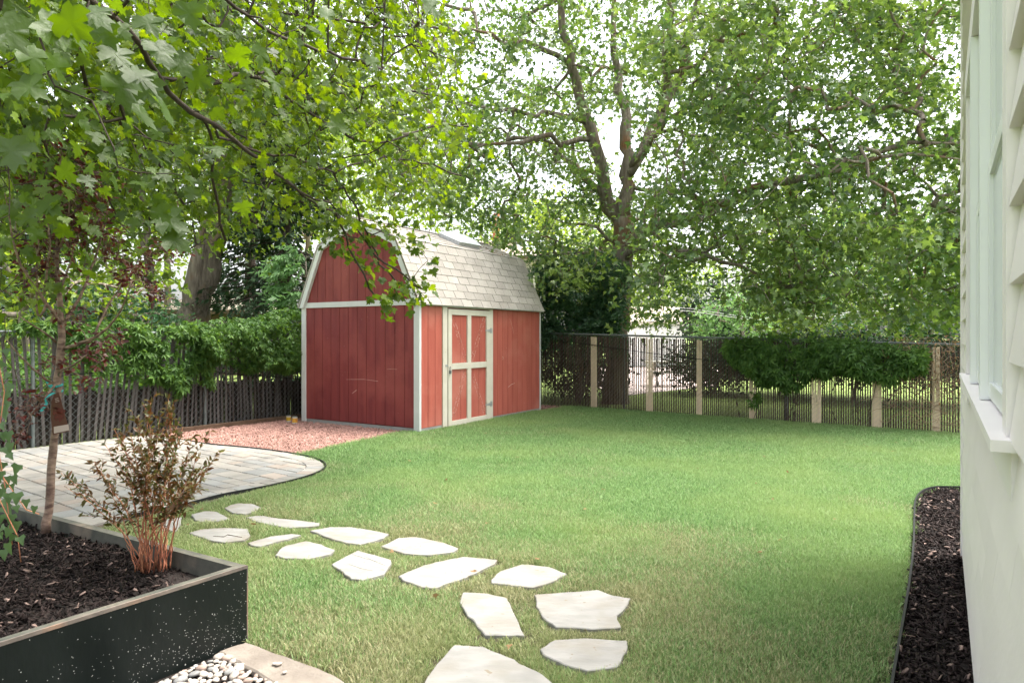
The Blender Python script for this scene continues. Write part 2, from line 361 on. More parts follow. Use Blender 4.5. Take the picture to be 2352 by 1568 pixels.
def smooth_poly(pts, it=2):
    p = np.array(pts, float)
    for _ in range(it):
        q = []
        for i in range(len(p) - 1):
            q.append(p[i] * 0.75 + p[i + 1] * 0.25); q.append(p[i] * 0.25 + p[i + 1] * 0.75)
        p = np.array([p[0]] + q + [p[-1]])
    return p
# patio edge towards the lawn and the gravel, near to far
edge_near = np.array([(-3.45, 4.95), (-3.22, 5.50), (-2.86, 5.95), (-2.72, 6.32), (-2.45, 6.62), (-2.20, 7.02), (-2.08, 7.42), (-2.12, 7.80), (-2.32, 8.16), (-2.70, 8.52), (-3.35, 8.95), (-4.25, 9.32), (-5.15, 10.06)])
edge = smooth_poly(edge_near, 2)
patio_poly = [tuple(p) for p in edge] + [(-5.35, 10.25), (-6.45, 8.72), (-8.3, 6.1), (-8.3, 2.6), (-4.6, 2.6)]
# convex hull for the clipping
def hull(pts):
    pts = sorted(map(tuple, pts)); lo = []; up = []
    for p in pts:
        while len(lo) > 1 and (lo[-1][0]-lo[-2][0])*(p[1]-lo[-2][1])-(lo[-1][1]-lo[-2][1])*(p[0]-lo[-2][0]) <= 0: lo.pop()
        lo.append(p)
    for p in reversed(pts):
        while len(up) > 1 and (up[-1][0]-up[-2][0])*(p[1]-up[-2][1])-(up[-1][1]-up[-2][1])*(p[0]-up[-2][0]) <= 0: up.pop()
        up.append(p)
    return np.array(lo[:-1] + up[:-1])
patio_h = hull(patio_poly)
sheet('joint_sand', patio_h, 0.012, M['joint'])
patio = thing('patio', None, None, (-4.5, 7.5, 0)); tag(patio, kind='structure')
inner = inset(patio_h, 0.0)
# border course along the curved edge
ed = edge[(edge[:, 1] > 5.2)]
seg = np.linalg.norm(np.diff(ed, axis=0), axis=1); cum = np.concatenate([[0], np.cumsum(seg)])
def along(t):
    i = min(max(int(np.searchsorted(cum, t)) - 1, 0), len(ed) - 2); f = (t - cum[i]) / seg[i]
    p = ed[i] * (1 - f) + ed[i + 1] * f
    a = ed[max(i - 1, 0)]; b = ed[min(i + 2, len(ed) - 1)]; d = (b - a) / np.linalg.norm(b - a)
    return p, np.array([-d[1], d[0]])
BW = 0.20; t = 0.0; n_pav = 0
def pavmat():
    r = R.random(); return M['paver'] if r < 0.66 else (M['paver2'] if r < 0.8 else M['paver3'])
while t < cum[-1] - 0.16:
    w = R.choice([0.135, 0.15, 0.19]); p0, n0 = along(t + 0.006); p1, n1 = along(t + w - 0.006)
    q = [p0 + n0 * 0.01, p0 + n0 * BW, p1 + n1 * BW, p1 + n1 * 0.01]
    MB().prism(q, 0.0, 0.035 + R.uniform(-.002, .002), 0.005).obj('paver', pavmat(), patio); n_pav += 1; t += w
# field of pavers, courses run across
inn = [tuple(p + along(t_)[1] * (BW + 0.004)) for p, t_ in [(along(x)[0], x) for x in np.linspace(0, cum[-1] - .01, 24)]]
fld = hull(inn + [(-5.4, 10.2), (-6.5, 8.75), (-8.3, 6.1), (-8.3, 2.6), (-4.6, 2.6)])
cd1 = np.array([0.80, -0.60]); cd2 = np.array([0.60, 0.80])
cand = []
row = -20; y = -2.0
while y < 14.0:
    hgt = R.choice([0.155, 0.155, 0.20, 0.235]); x = -12.0 + R.uniform(0, 0.2)
    while x < 2.0:
        w = R.choice([0.155, 0.235, 0.235, 0.31]); g = 0.0055
        q = [cd1 * (x + a) + cd2 * (y + b) for a, b in ((g, g), (w - g, g), (w - g, hgt - g), (g, hgt - g))]
        c = sum(q) / 4; x += w
        if c[1] < 3.6: continue
        pxv = CX + c[0] / max(c[1], .5) * FP
        if pxv < -60 or pxv > 800: continue
        q = clip(q, fld)
        if len(q) < 3 or abs(area2(np.array(q))) < 0.006: continue
        # hidden behind the planter
        cand.append((c[1], pxv, q))
    y += hgt
# those hidden behind the raised planter are never seen
def seen(c): 
    Y, px, q = c; py = HY + EYE * FP / Y
    return py < 1178 + (px - 60) * 0.235
vis = [c for c in cand if seen(c)]
vis.sort(key=lambda c: c[0])
room = 298 - n_pav
for c in vis[:room]:
    MB().prism(c[2], 0.0, 0.035 + R.uniform(-.003, .003), 0.006).obj('paver', pavmat(), patio)
rest = MB()
for c in vis[room:] + [c for c in cand if not seen(c)][:400]: rest.prism(c[2], 0.0, 0.035, 0.004)
tag(rest.obj('paver_remainder', M['paver'], patio), kind='stuff')
print('pavers', len(vis), n_pav)

def strip(name, pts, h0, h1, th, m, label=None, cat=None, parent=None, closed=False):
    """an upright band following a polyline"""
    pts = np.array(pts, float); b = MB(); nrm = []
    for i in range(len(pts)):
        d = pts[min(i + 1, len(pts) - 1)] - pts[max(i - 1, 0)]; d /= np.linalg.norm(d); nrm.append((-d[1], d[0]))
    nrm = np.array(nrm) * th / 2; V = []
    for p, n in zip(pts, nrm): V += [(*(p + n), h0), (*(p + n), h1), (*(p - n), h1), (*(p - n), h0)]
    F = []
    for i in range(len(pts) - 1):
        a = i * 4
        for k in range(4): F.append((a + k, a + (k + 1) % 4, a + 4 + (k + 1) % 4, a + 4 + k))
    F += [(0, 3, 2, 1), tuple(len(V) - 4 + k for k in range(4))]
    b.add(V, F); o = b.obj(name, m, parent)
    return tag(o, label, cat) if label else o
nr = np.array([along(x)[0] - along(x)[1] * 0.012 for x in np.linspace(0.3, cum[-1] - 0.02, 60)])
strip('lawn_edging', nr, 0.0, 0.045, 0.012, M['black'], 'thin black edging strip curving round the paver patio', 'edging')

# ---------------------------------------------------------------- gravel bed
gl_edge = [G(684.6, 1049), G(760, 1033), G(835, 1015), G(900, 1001), G(935, 996.5)]
gravel_poly = [tuple(p[:2]) for p in gl_edge] + [tuple(S(0.3, 0.1, 0)[:2]), tuple(S(0.6, SW + .1, 0)[:2]), tuple(S(4.2, SW + 0.1, 0)[:2]), (-1.6, 15.6), (-4.3, 12.35), (-5.30, 10.35)] + [tuple(p) for p in edge[::-1] if p[1] > 8.52]
gravel_small = [tuple(G(1250, 946)[:2]), tuple(G(1300, 937.5)[:2]), tuple(FR0[:2] - 0.05 * FRD[:2]), (-1.2, 15.95), (-1.5, 15.0)]
def scatter_in(poly, n, zfun=None):
    p = np.array(poly); lo = p.min(0); hi = p.max(0); out = []
    while len(out) < n:
        q = rng.uniform(lo, hi, (n, 2)); q = q[inpoly(q[:, 0], q[:, 1], poly)]; out += list(q)
    return np.array(out[:n])
OCT_V = np.array([(1, 0, 0), (0, 1, 0), (-1, 0, 0), (0, -1, 0), (0, 0, 1), (0, 0, -1), ], float)
OCT_F = np.array([(0, 1, 4), (1, 2, 4), (2, 3, 4), (3, 0, 4), (1, 0, 5), (2, 1, 5), (3, 2, 5), (0, 3, 5)])
def rotmats(n, full=True):
    q = rng.normal(size=(n, 4)); q /= np.linalg.norm(q, axis=1)[:, None]; w, x, y, z = q.T
    return np.stack([1-2*(y*y+z*z), 2*(x*y-z*w), 2*(x*z+y*w), 2*(x*y+z*w), 1-2*(x*x+z*z), 2*(y*z-x*w), 2*(x*z-y*w), 2*(y*z+x*w), 1-2*(x*x+y*y)], 1).reshape(n, 3, 3)
def rocks(pts, size, zoff, squash=(1, .8, .6), jit=0.25):
    n = len(pts); Rm = rotmats(n); s = rng.uniform(size[0], size[1], n)
    V = OCT_V[None] * np.array(squash) * (1 + rng.uniform(-jit, jit, (n, 6, 1)))
    V = np.einsum('nij,nkj->nki', Rm, V) * s[:, None, None]
    V[:, :, :2] += pts[:, None, :2]; V[:, :, 2] += zoff
    F = OCT_F[None] + (np.arange(n) * 6)[:, None, None]
    return V.reshape(-1, 3), F.reshape(-1, 3)
sheet('gravel_bed', gravel_poly, 0.006, M['gravelbase'])
sheet('gravel_strip', gravel_small, 0.006, M['gravelbase'])
gp = scatter_in(gravel_poly, 17000); gs = scatter_in(gravel_small, 1500)
V, F = rocks(np.vstack([gp, gs]), (0.012, 0.030), 0.016)
tag(link('gravel', mesh_np('gravel', V, F), M['gravel']), 'pink crushed rock spread between the shed and the patio', 'gravel', kind='stuff')
strip('gravel_edging', smooth_poly([p[:2] for p in gl_edge], 2), 0.0, 0.03, 0.01, M['black'], 'low black edging between pink gravel and grass', 'edging')
b = MB(); q0 = FL0 + FLD * 1.9 + FLN * 0.12; b.box(q0, FLD * 3.0, FLN * 0.09, (0, 0, 0.085)); o = b.obj('landscape_timber', M['timber'])
tag(o, 'dark wooden timber lying along the left fence foot beside the gravel', 'timber')

# ---------------------------------------------------------------- mulch bed beside the house
mb_edge = [(2216, 1128), (2185, 1127), (2140, 1127), (2112, 1140), (2101, 1160), (2100, 1200), (2099, 1270), (2087, 1370), (2066, 1490), (2052, 1568), (2030, 1720)]
mbw = smooth_poly([G(*p)[:2] for p in mb_edge], 2)
mulch_poly = [tuple(p) for p in mbw] + [tuple(H(1.5, 0.2, 0)[:2]), tuple(H(5.6, 0.2, 0)[:2]), (5.2, 6.3), (4.7, 6.7)]
sheet('mulch_bed', mulch_poly, 0.008, M['mulchbase'])
strip('bed_edging', mbw, 0.0, 0.05, 0.012, M['black'], 'black edging curving round the mulch bed by the house wall', 'edging')
BOX_F = np.array([(0, 3, 2, 1), (4, 5, 6, 7), (0, 1, 5, 4), (1, 2, 6, 5), (2, 3, 7, 6), (3, 0, 4, 7)])
BOX_V = np.array([(-1, -1, -1), (1, -1, -1), (1, 1, -1), (-1, 1, -1), (-1, -1, 1), (1, -1, 1), (1, 1, 1), (-1, 1, 1)], float) / 2
def chips(pts, z, L=(0.02, 0.06), Wd=(0.005, 0.014), T=0.004, tilt=0.5):
    n = len(pts); yaw = rng.uniform(0, 2 * pi, n); p = rng.normal(0, tilt, n); r = rng.normal(0, tilt, n)
    cy, sy, cp, sp, cr_, sr = cos_(yaw), sin_(yaw), cos_(p), sin_(p), cos_(r), sin_(r)
    Rm = np.stack([cy*cp, cy*sp*sr-sy*cr_, cy*sp*cr_+sy*sr, sy*cp, sy*sp*sr+cy*cr_, sy*sp*cr_-cy*sr, -sp, cp*sr, cp*cr_], 1).reshape(n, 3, 3)
    dim = np.stack([rng.uniform(*L, n), rng.uniform(*Wd, n), np.full(n, T)], 1)
    B = BOX_V[None].repeat(n, 0) * (1 + rng.uniform(-.35, .35, (n, 8, 3)))
    V = np.einsum('nij,nkj->nki', Rm, B * dim[:, None, :])
    V[:, :, :2] += pts[:, None, :2]; V[:, :, 2] += z + rng.uniform(0, 0.018, n)[:, None]
    F = BOX_F[None] + (np.arange(n) * 8)[:, None, None]
    return V.reshape(-1, 3), F.reshape(-1, 4)
cos_, sin_ = np.cos, np.sin
V, F = chips(scatter_in(mulch_poly, 9000), 0.012)
tag(link('bark_mulch', mesh_np('bark_mulch', V, F), M['mulch']), 'dark shredded bark mulch in the narrow bed by the house', 'mulch', kind='stuff')
V, F = chips(scatter_in(mulch_poly, 260), 0.024, (0.02, 0.045), (0.008, 0.02))
tag(link('bark_chips', mesh_np('bark_chips', V, F), M['chip']), 'paler bark chips strewn on the house bed mulch', 'mulch', kind='stuff')

# ---------------------------------------------------------------- stepping stones
Z6 = lambda x, y: G(367.6 + x * 0.4884, 1102.8 + y * 0.4884, 0.02)
Z2 = lambda x, y: G(x * 0.3845, 965 + y * 0.3845, 0.02)
stones = [
 ([Z2(*p) for p in [(950,610),(990,590),(1085,578),(1082,620),(1050,660),(970,655)]], 'small pale stepping stone half hidden behind the copper shrub'),
 ([Z6(*p) for p in [(302,128),(340,112),(375,106),(440,110),(478,130),(440,146),(400,158),(340,150)]], 'small pale stepping stone farthest back, nearest the patio tip'),
 ([Z6(*p) for p in [(147,158),(215,142),(262,145),(300,162),(328,178),(275,190),(190,195),(160,178)]], 'small four sided stepping stone just right of the copper shrub'),
 ([Z6(*p) for p in [(405,172),(470,163),(560,178),(640,185),(752,200),(745,212),(680,217),(600,222),(540,212),(440,190)]], 'long thin stepping stone in the second row from the patio'),
 ([Z6(*p) for p in [(138,245),(200,228),(300,222),(415,226),(425,258),(395,280),(300,290),(225,278)]], 'oval stepping stone with a dark crack across it'),
 ([Z6(*p) for p in [(415,292),(470,276),(520,262),(620,250),(662,255),(600,275),(520,295),(470,310),(430,304)]], 'narrow leaf shaped stepping stone beside the cracked oval one'),
 ([Z6(*p) for p in [(705,235),(800,218),(900,218),(985,232),(1075,250),(1050,270),(1000,285),(940,300),(880,292),(800,270)]], 'broad stepping stone with a ragged back edge, behind the fan shaped one'),
 ([Z6(*p) for p in [(540,350),(565,320),(590,305),(690,284),(760,300),(822,325),(800,345),(700,368),(590,365)]], 'fan shaped stepping stone in front of the narrow leaf shaped one'),
 ([Z6(*p) for p in [(1040,308),(1120,270),(1200,264),(1330,290),(1402,318),(1380,335),(1260,350),(1150,342)]], 'flat lens shaped stepping stone right of the ragged broad one'),
 ([Z6(*p) for p in [(808,392),(870,358),(930,328),(1010,350),(1085,372),(1088,390),(1050,440),(950,467),(900,460),(860,430)]], 'blocky stepping stone with slanting grey veins'),
 ([Z6(*p) for p in [(1120,448),(1240,398),(1330,376),(1430,357),(1500,364),(1585,372),(1575,390),(1450,450),(1360,480),(1290,505),(1230,500),(1150,470)]], 'long large stepping stone slanting in the middle of the path'),
 ([Z6(*p) for p in [(1555,465),(1600,425),(1700,393),(1830,405),(1912,437),(1860,470),(1750,502),(1640,490),(1560,480)]], 'rounded stepping stone right of the long slanting one'),
 ([Z6(*p) for p in [(1408,572),(1425,525),(1540,530),(1630,550),(1650,590),(1680,650),(1715,728),(1600,725),(1530,725),(1480,665),(1440,620)]], 'tall tapering stepping stone pointing towards the camera'),
 ([Z6(*p) for p in [(1760,535),(1900,525),(2060,513),(2130,540),(2212,552),(2190,590),(2148,635),(2170,690),(2030,697),(1945,690),(1860,688),(1800,640),(1770,590)]], 'largest whole stepping stone, with a notched right edge'),
 ([Z6(*p) for p in [(1785,790),(1860,748),(2000,740),(2200,752),(2195,800),(2150,875),(2010,892),(1920,870),(1850,840),(1800,815)]], 'five sided stepping stone below the largest notched one'),
 ([Z6(*p) for p in [(1380,772),(1450,775),(1520,780),(1640,830),(1720,870),(1800,910),(1900,1000),(1840,1080),(1180,1080),(1240,950),(1300,860)]], 'big stepping stone cut off by the bottom of the picture'),
]
stone_polys = []
def rough_poly(pl, amt=0.006, sub=3):
    pl = np.array(pl)[:, :2]; out = []
    for i in range(len(pl)):
        a, c = pl[i], pl[(i + 1) % len(pl)]; L = np.linalg.norm(c - a)
        for k in range(sub):
            p = a + (c - a) * k / sub; j = amt if k else amt * 0.4
            out.append(p + rng.uniform(-j, j, 2) * min(1, L / 0.12))
    return np.array(out)
for i, (pl, lab) in enumerate(stones):
    pp = rough_poly(pl); stone_polys.append(pp)
    if area2(pp) < 0: pp = pp[::-1]
    o = MB().prism(pp, -0.01, 0.020, 0.004).obj('stepping_stone', M['flag'])
    tag(o, lab, 'stepping stone', 'stepping stones set in the lawn')
    if i == 4:
        c1, c2 = Z6(250, 262), Z6(385, 268); m1 = Z6(300, 266)
        b = MB(); b.tube([c1 + (0, 0, .0012), m1 + (0, 0, .0012), Z6(318, 256) + (0, 0, .0012), c2 + (0, 0, .0012)], [0.002, 0.004, 0.004, 0.002], 4)
        b.obj('crack', M['joint'], o)
    if i == 9:
        for (x0, y0, x1, y1) in ((900, 345, 1040, 385), (890, 395, 1000, 425), (960, 355, 1060, 400)):
            MB().tube([Z6(x0, y0) + (0, 0, .0003), Z6((x0+x1)/2, (y0+y1)/2+4) + (0, 0, .0003), Z6(x1, y1) + (0, 0, .0003)], [.0015, .003, .0015], 4).obj('vein', M['paver3'], o)

# ---------------------------------------------------------------- planter
PC = np.array([-1.293, 3.33, 0.0]); PA = np.array([-0.566, -0.824, 0]); PB = np.array([-0.86, 0.51, 0]); PB /= np.linalg.norm(PB)
PZ = 0.385; PT = 0.045
def PL(a, b, z): return PC + PA * a + PB * b + np.array([0, 0, z])
planter = thing('raised_planter', 'black painted wooden raised planter bed with worn edges and white specks', 'planter', PL(0.8, 1.3, 0))
o = MB().box(PL(0, 0.0, 0), PA * 2.2, PB * PT, (0, 0, PZ - 0.012)).obj('front_board', M['planter'], planter)
MB().box(PL(0.002, 0.002, PZ - 0.012), PA * 2.2, PB * (PT - 0.004), (0, 0, 0.010)).obj('top_edge', M['plantercap'], planter)
MB().box(PL(0.0, -0.0015, PZ - 0.016), PA * 2.2, PB * 0.007, (0, 0, 0.0155)).obj('worn_arris', M['planterworn'], planter)
MB().box(PL(-0.006, 0.0, 0.004), PA * 0.0058, PB * 0.036, (0, 0, PZ - 0.008)).obj('corner_edge', M['planterworn'], planter)
MB().box(PL(0, PT + 0.001, 0), PA * PT, PB * 2.7, (0, 0, PZ - 0.002)).obj('side_board', M['plantercap'], planter)
sp = MB()
for i in range(620):   # dried splashes of pale paint on the dark front
    a = min(R.expovariate(1.3), 2.0); z = 0.02 + abs(R.gauss(0, 0.12)) if R.random() < .75 else R.uniform(0.02, 0.36)
    if z > .36: continue
    r = R.uniform(0.0007, 0.0022) * (1.5 if R.random() < .05 else 1)
    c = PL(a, -0.0006, z); V = [c + PA * r * cos(t) + np.array([0, 0, r * R.uniform(.6, 1.3) * sin(t)]) for t in np.linspace(0, 2 * pi, 7)[:6]]
    sp.add(V, [(0, 1, 2, 3, 4, 5)])
tag(sp.obj('paint_spatter', M['spatter'], planter), kind='stuff')
pl_in = [tuple(PL(PT, PT, 0)[:2]), tuple(PL(PT, 2.7, 0)[:2]), tuple(PL(2.2, 2.7, 0)[:2]), tuple(PL(2.2, PT, 0)[:2])]
o = MB().box(PL(PT, PT, 0.0), PA * 2.2, PB * 2.6, (0, 0, 0.29)).obj('planter_soil', M['mulchbase'], planter)
pm = scatter_in(pl_in, 17000)
def pz(p):  # slightly mounded
    return 0.295 + 0.02 * np.sin(p[:, 0] * 3.1) * np.cos(p[:, 1] * 2.7) + 0.015 * np.sin(p[:, 0] * 9) * np.sin(p[:, 1] * 8)
V, F = chips(pm, 0.0, (0.015, 0.055), (0.004, 0.012), 0.003, 0.55); V = V.reshape(-1, 8, 3); V[:, :, 2] += pz(pm)[:, None]
tag(link('planter_mulch', mesh_np('planter_mulch', V.reshape(-1, 3), F), M['mulch']), 'dark shredded mulch filling the raised planter', 'mulch', kind='stuff')
pc2 = scatter_in(pl_in, 420); V, F = chips(pc2, 0.012, (0.015, 0.04), (0.006, 0.014), 0.003, .4); V = V.reshape(-1, 8, 3); V[:, :, 2] += pz(pc2)[:, None]
tag(link('planter_chips', mesh_np('planter_chips', V.reshape(-1, 3), F), M['chip']), 'pale bark chips scattered over the planter mulch', 'mulch', kind='stuff')

# ---------------------------------------------------------------- kerb stone and river pebbles at the planter foot
kp = [Z2(*p) for p in [(1300,1392),(1380,1362),(1470,1335),(1600,1385),(1760,1440),(1900,1490),(2040,1560),(2110,1640),(1900,1700),(1750,1640),(1600,1560),(1480,1490),(1390,1440)]]
kp = rough_poly(kp, 0.006, 3); kerb_poly = kp
o = MB().prism(kp if area2(kp) > 0 else kp[::-1], -0.01, 0.032, 0.008).obj('kerb_stone', M['tanstone'])
tag(o, 'rough tan kerb stone between the pebbles and the grass', 'stone')
peb_poly = [tuple(Z2(*p)[:2]) for p in [(1290,1400),(1395,1425),(1480,1490),(1600,1545),(1740,1640),(1900,1800),(300,1900),(500,1760),(860,1560),(1060,1470)]]
sheet('pebble_ground', [tuple(Z2(*p)[:2]) for p in [(1290,1385),(1395,1415),(1480,1480),(1620,1555),(1740,1640),(2000,1900),(100,2000),(400,1760),(860,1550),(1060,1460)]], 0.004, M['mulchbase'])
import bmesh
def pebble_mesh(seed):
    bm = bmesh.new(); bmesh.ops.create_icosphere(bm, subdivisions=2, radius=1)
    rr = random.Random(seed); off = Vector((rr.uniform(0, 50), rr.uniform(0, 50), 0))
    ax, ay, az = 1, rr.uniform(.62, .85), rr.uniform(.40, .62)
    for v in bm.verts:
        n_ = mnoise.noise(v.co * 0.9 + off) * 0.22; v.co *= 1 + n_; v.co = Vector((v.co.x * ax, v.co.y * ay, v.co.z * az))
    me = bpy.data.meshes.new('pebble'); bm.to_mesh(me); bm.free(); me.polygons.foreach_set('use_smooth', [True] * len(me.polygons)); return me
pms = {}
for k, mm in enumerate(('pebble', 'pebblegrey', 'pebblepink')):
    pms[mm] = [pebble_mesh(k * 10 + i) for i in range(5)]
    for m_ in pms[mm]: m_.materials.append(M[mm])
PL_LAB = {'pebble': 'smooth cream river pebble beside the black planter', 'pebblegrey': 'smooth grey river pebble beside the black planter', 'pebblepink': 'smooth pinkish tan river pebble beside the black planter'}
placed = []
tries = 0
while tries < 9000 and len(placed) < 150:
    tries += 1
    q = scatter_in(peb_poly, 1)[0]; r = R.choice([0.015, 0.019, 0.023, 0.027, 0.032])
    rp = (q - PC[:2]); eb = float(np.dot(rp, [-PA[1], PA[0]]))
    # keep clear of the planter's front board
    if np.dot(rp, PB[:2]) > -r * 1.0: continue
    py = HY + EYE * FP / q[1]
    if py > 1600: continue
    if any((q[0] - p[0]) ** 2 + (q[1] - p[1]) ** 2 < ((r + p[2]) * 0.72) ** 2 for p in placed): continue
    placed.append((q[0], q[1], r))
for i, (x, y_, r) in enumerate(placed):
    k = R.random(); mm = 'pebble' if k < .66 else ('pebblegrey' if k < .82 else 'pebblepink')
    o = link('river_pebble', R.choice(pms[mm]), None, None, (x, y_, 0.004 + r * 0.45 + R.uniform(0, .008)), (R.uniform(-.3, .3), R.uniform(-.3, .3), R.uniform(0, 6.28)), (r, r, r))
    tag(o, PL_LAB[mm], 'pebble', {'pebble': 'cream river pebbles', 'pebblegrey': 'grey river pebbles', 'pebblepink': 'pinkish river pebbles'}[mm])
for (zx, zy, r) in ((1665, 1480, .017), (1640, 1478, .012), (1700, 1530, .012)):
    p = Z2(zx, zy); o = link('river_pebble', pms['pebble'][1], None, None, (p[0], p[1], 0.04), (0, 0, R.uniform(0, 6)), (r, r, r))
    tag(o, 'small pebble that has strayed onto the tan kerb stone', 'pebble', 'pebbles on the kerb stone')

# ---------------------------------------------------------------- grass
def grassmat():
    m = bpy.data.materials.new('grass_blade'); m.use_nodes = True; nt = m.node_tree; b = nt.nodes['Principled BSDF']
    geo = nd(nt, 'ShaderNodeNewGeometry'); at = nd(nt, 'ShaderNodeAttribute'); at.attribute_type = 'INSTANCER'; at.attribute_name = 'dry'
    cr = nd(nt, 'ShaderNodeValToRGB'); e = cr.color_ramp.elements
    e[0].position = 0; e[0].color = (0.050, 0.125, 0.028, 1); e[1].position = 1; e[1].color = (0.25, 0.39, 0.145, 1)
    nt.links.new(geo.outputs['Random Per Island'], cr.inputs[0])
    cd_ = nd(nt, 'ShaderNodeValToRGB'); e = cd_.color_ramp.elements
    e[0].position = 0; e[0].color = (0.13, 0.145, 0.055, 1); e[1].position = 1; e[1].color = (0.46, 0.42, 0.27, 1); x = e.new(0.5); x.color = (0.27, 0.28, 0.135, 1)
    nt.links.new(geo.outputs['Random Per Island'], cd_.inputs[0])
    oi = nd(nt, 'ShaderNodeNewGeometry')
    # blades turn dry one by one: island random shifted by the dryness of the spot
    sx = nd(nt, 'ShaderNodeMath', operation='MULTIPLY'); sx.inputs[1].default_value = 7.31
    nt.links.new(geo.outputs['Random Per Island'], sx.inputs[0]); fr = nd(nt, 'ShaderNodeMath', operation='FRACT'); nt.links.new(sx.outputs[0], fr.inputs[0])
    lt = nd(nt, 'ShaderNodeMapRange'); sub = nd(nt, 'ShaderNodeMath', operation='SUBTRACT'); nt.links.new(at.outputs['Fac'], sub.inputs[0]); nt.links.new(fr.outputs[0], sub.inputs[1])
    lt.inputs[1].default_value = -0.12; lt.inputs[2].default_value = 0.12; nt.links.new(sub.outputs[0], lt.inputs[0])
    mx = nd(nt, 'ShaderNodeMix', data_type='RGBA'); nt.links.new(lt.outputs[0], mx.inputs['Factor'])
    nt.links.new(cr.outputs[0], mx.inputs['A']); nt.links.new(cd_.outputs[0], mx.inputs['B'])
    # yellow-green patches
    n1 = nd(nt, 'ShaderNodeTexNoise'); n1.inputs['Scale'].default_value = 0.55; n1.inputs['Detail'].default_value = 5
    nt.links.new(geo.outputs['Position'], n1.inputs['Vector']); mr = nd(nt, 'ShaderNodeMapRange'); mr.inputs[1].default_value = .45; mr.inputs[2].default_value = .68; mr.inputs[4].default_value = 0.65
    nt.links.new(n1.outputs[0], mr.inputs[0]); m2 = nd(nt, 'ShaderNodeMix', data_type='RGBA'); m2.inputs['B'].default_value = (0.24, 0.32, 0.11, 1)
    nt.links.new(mr.outputs[0], m2.inputs['Factor']); nt.links.new(mx.outputs['Result'], m2.inputs['A'])
    col = m2.outputs['Result']
    nt.links.new(col, b.inputs['Base Color']); b.inputs['Roughness'].default_value = 0.5; b.inputs['Specular IOR Level'].default_value = 0.35
    tr = nd(nt, 'ShaderNodeBsdfTranslucent'); hv = nd(nt, 'ShaderNodeHueSaturation'); hv.inputs['Value'].default_value = 1.7; nt.links.new(col, hv.inputs['Color']); nt.links.new(hv.outputs[0], tr.inputs['Color'])
    ms = nd(nt, 'ShaderNodeMixShader'); ms.inputs[0].default_value = 0.3; nt.links.new(b.outputs[0], ms.inputs[1]); nt.links.new(tr.outputs[0], ms.inputs[2])
    nt.links.new(ms.outputs[0], nt.nodes['Material Output'].inputs['Surface'])
    return m
M['grass'] = grassmat()
gcol = bpy.data.collections.new('grass_tufts')
def tuft(seed, n=95, r=0.10, h=(0.022, 0.055), w=0.0023, flat=0.72):
    rg = np.random.default_rng(seed)
    a = rg.uniform(0, 2 * pi, n); rad = r * np.sqrt(rg.uniform(0, 1, n)); root = np.stack([rad * np.cos(a), rad * np.sin(a), np.full(n, -0.002)], 1)
    az = rg.uniform(0, 2 * pi, n) * 1.0; lean = rg.uniform(0.15, 1.35, n) * flat + 0.15; hh = rg.uniform(*h, n)
    d = np.stack([np.cos(az), np.sin(az), np.zeros(n)], 1); side = np.stack([-d[:, 1], d[:, 0], np.zeros(n)], 1)
    tw = rg.uniform(-.7, .7, n)[:, None]; side = side * np.cos(tw) + np.array([0, 0, 1.0]) * np.sin(tw) * 0.3
    up = np.array([0, 0, 1.0])
    ww = (w * rg.uniform(.7, 1.4, n))[:, None]; l = hh[:, None]; ln = lean[:, None]
    mid = root + up * l * 0.55 * np.cos(ln * .5) + d * l * 0.5 * np.sin(ln * .7)
    tip = mid + up * l * 0.45 * np.cos(ln) + d * l * 0.6 * np.sin(ln)
    V = np.stack([root - side * ww, root + side * ww, mid - side * ww * .85, mid + side * ww * .85, tip], 1)
    F = np.array([(0, 1, 3), (0, 3, 2), (2, 3, 4)])[None] + (np.arange(n) * 5)[:, None, None]
    me = mesh_np('grass_tuft', V.reshape(-1, 3), F.reshape(-1, 3)); me.materials.append(M['grass'])
    o = bpy.data.objects.new('grass_tuft', me); gcol.objects.link(o)
for i in range(10): tuft(100 + i)
def seg_dist(x, y, poly):
    d = np.full(x.shape, 9.0); n = len(poly)
    for i in range(n):
        ax, ay = poly[i][:2]; bx, by = poly[(i + 1) % n][:2]; L = (bx - ax) ** 2 + (by - ay) ** 2 + 1e-9
        t = np.clip(((x - ax) * (bx - ax) + (y - ay) * (by - ay)) / L, 0, 1); d = np.minimum(d, np.hypot(x - ax - t * (bx - ax), y - ay - t * (by - ay)))
    return d
shed_poly = [tuple(S(-0.02, -0.02, 0)[:2]), tuple(S(SL, -0.02, 0)[:2]), tuple(S(SL, SW, 0)[:2]), tuple(S(-.02, SW, 0)[:2])]
hx, hy = H(5.5, 0.1, 0)[:2]
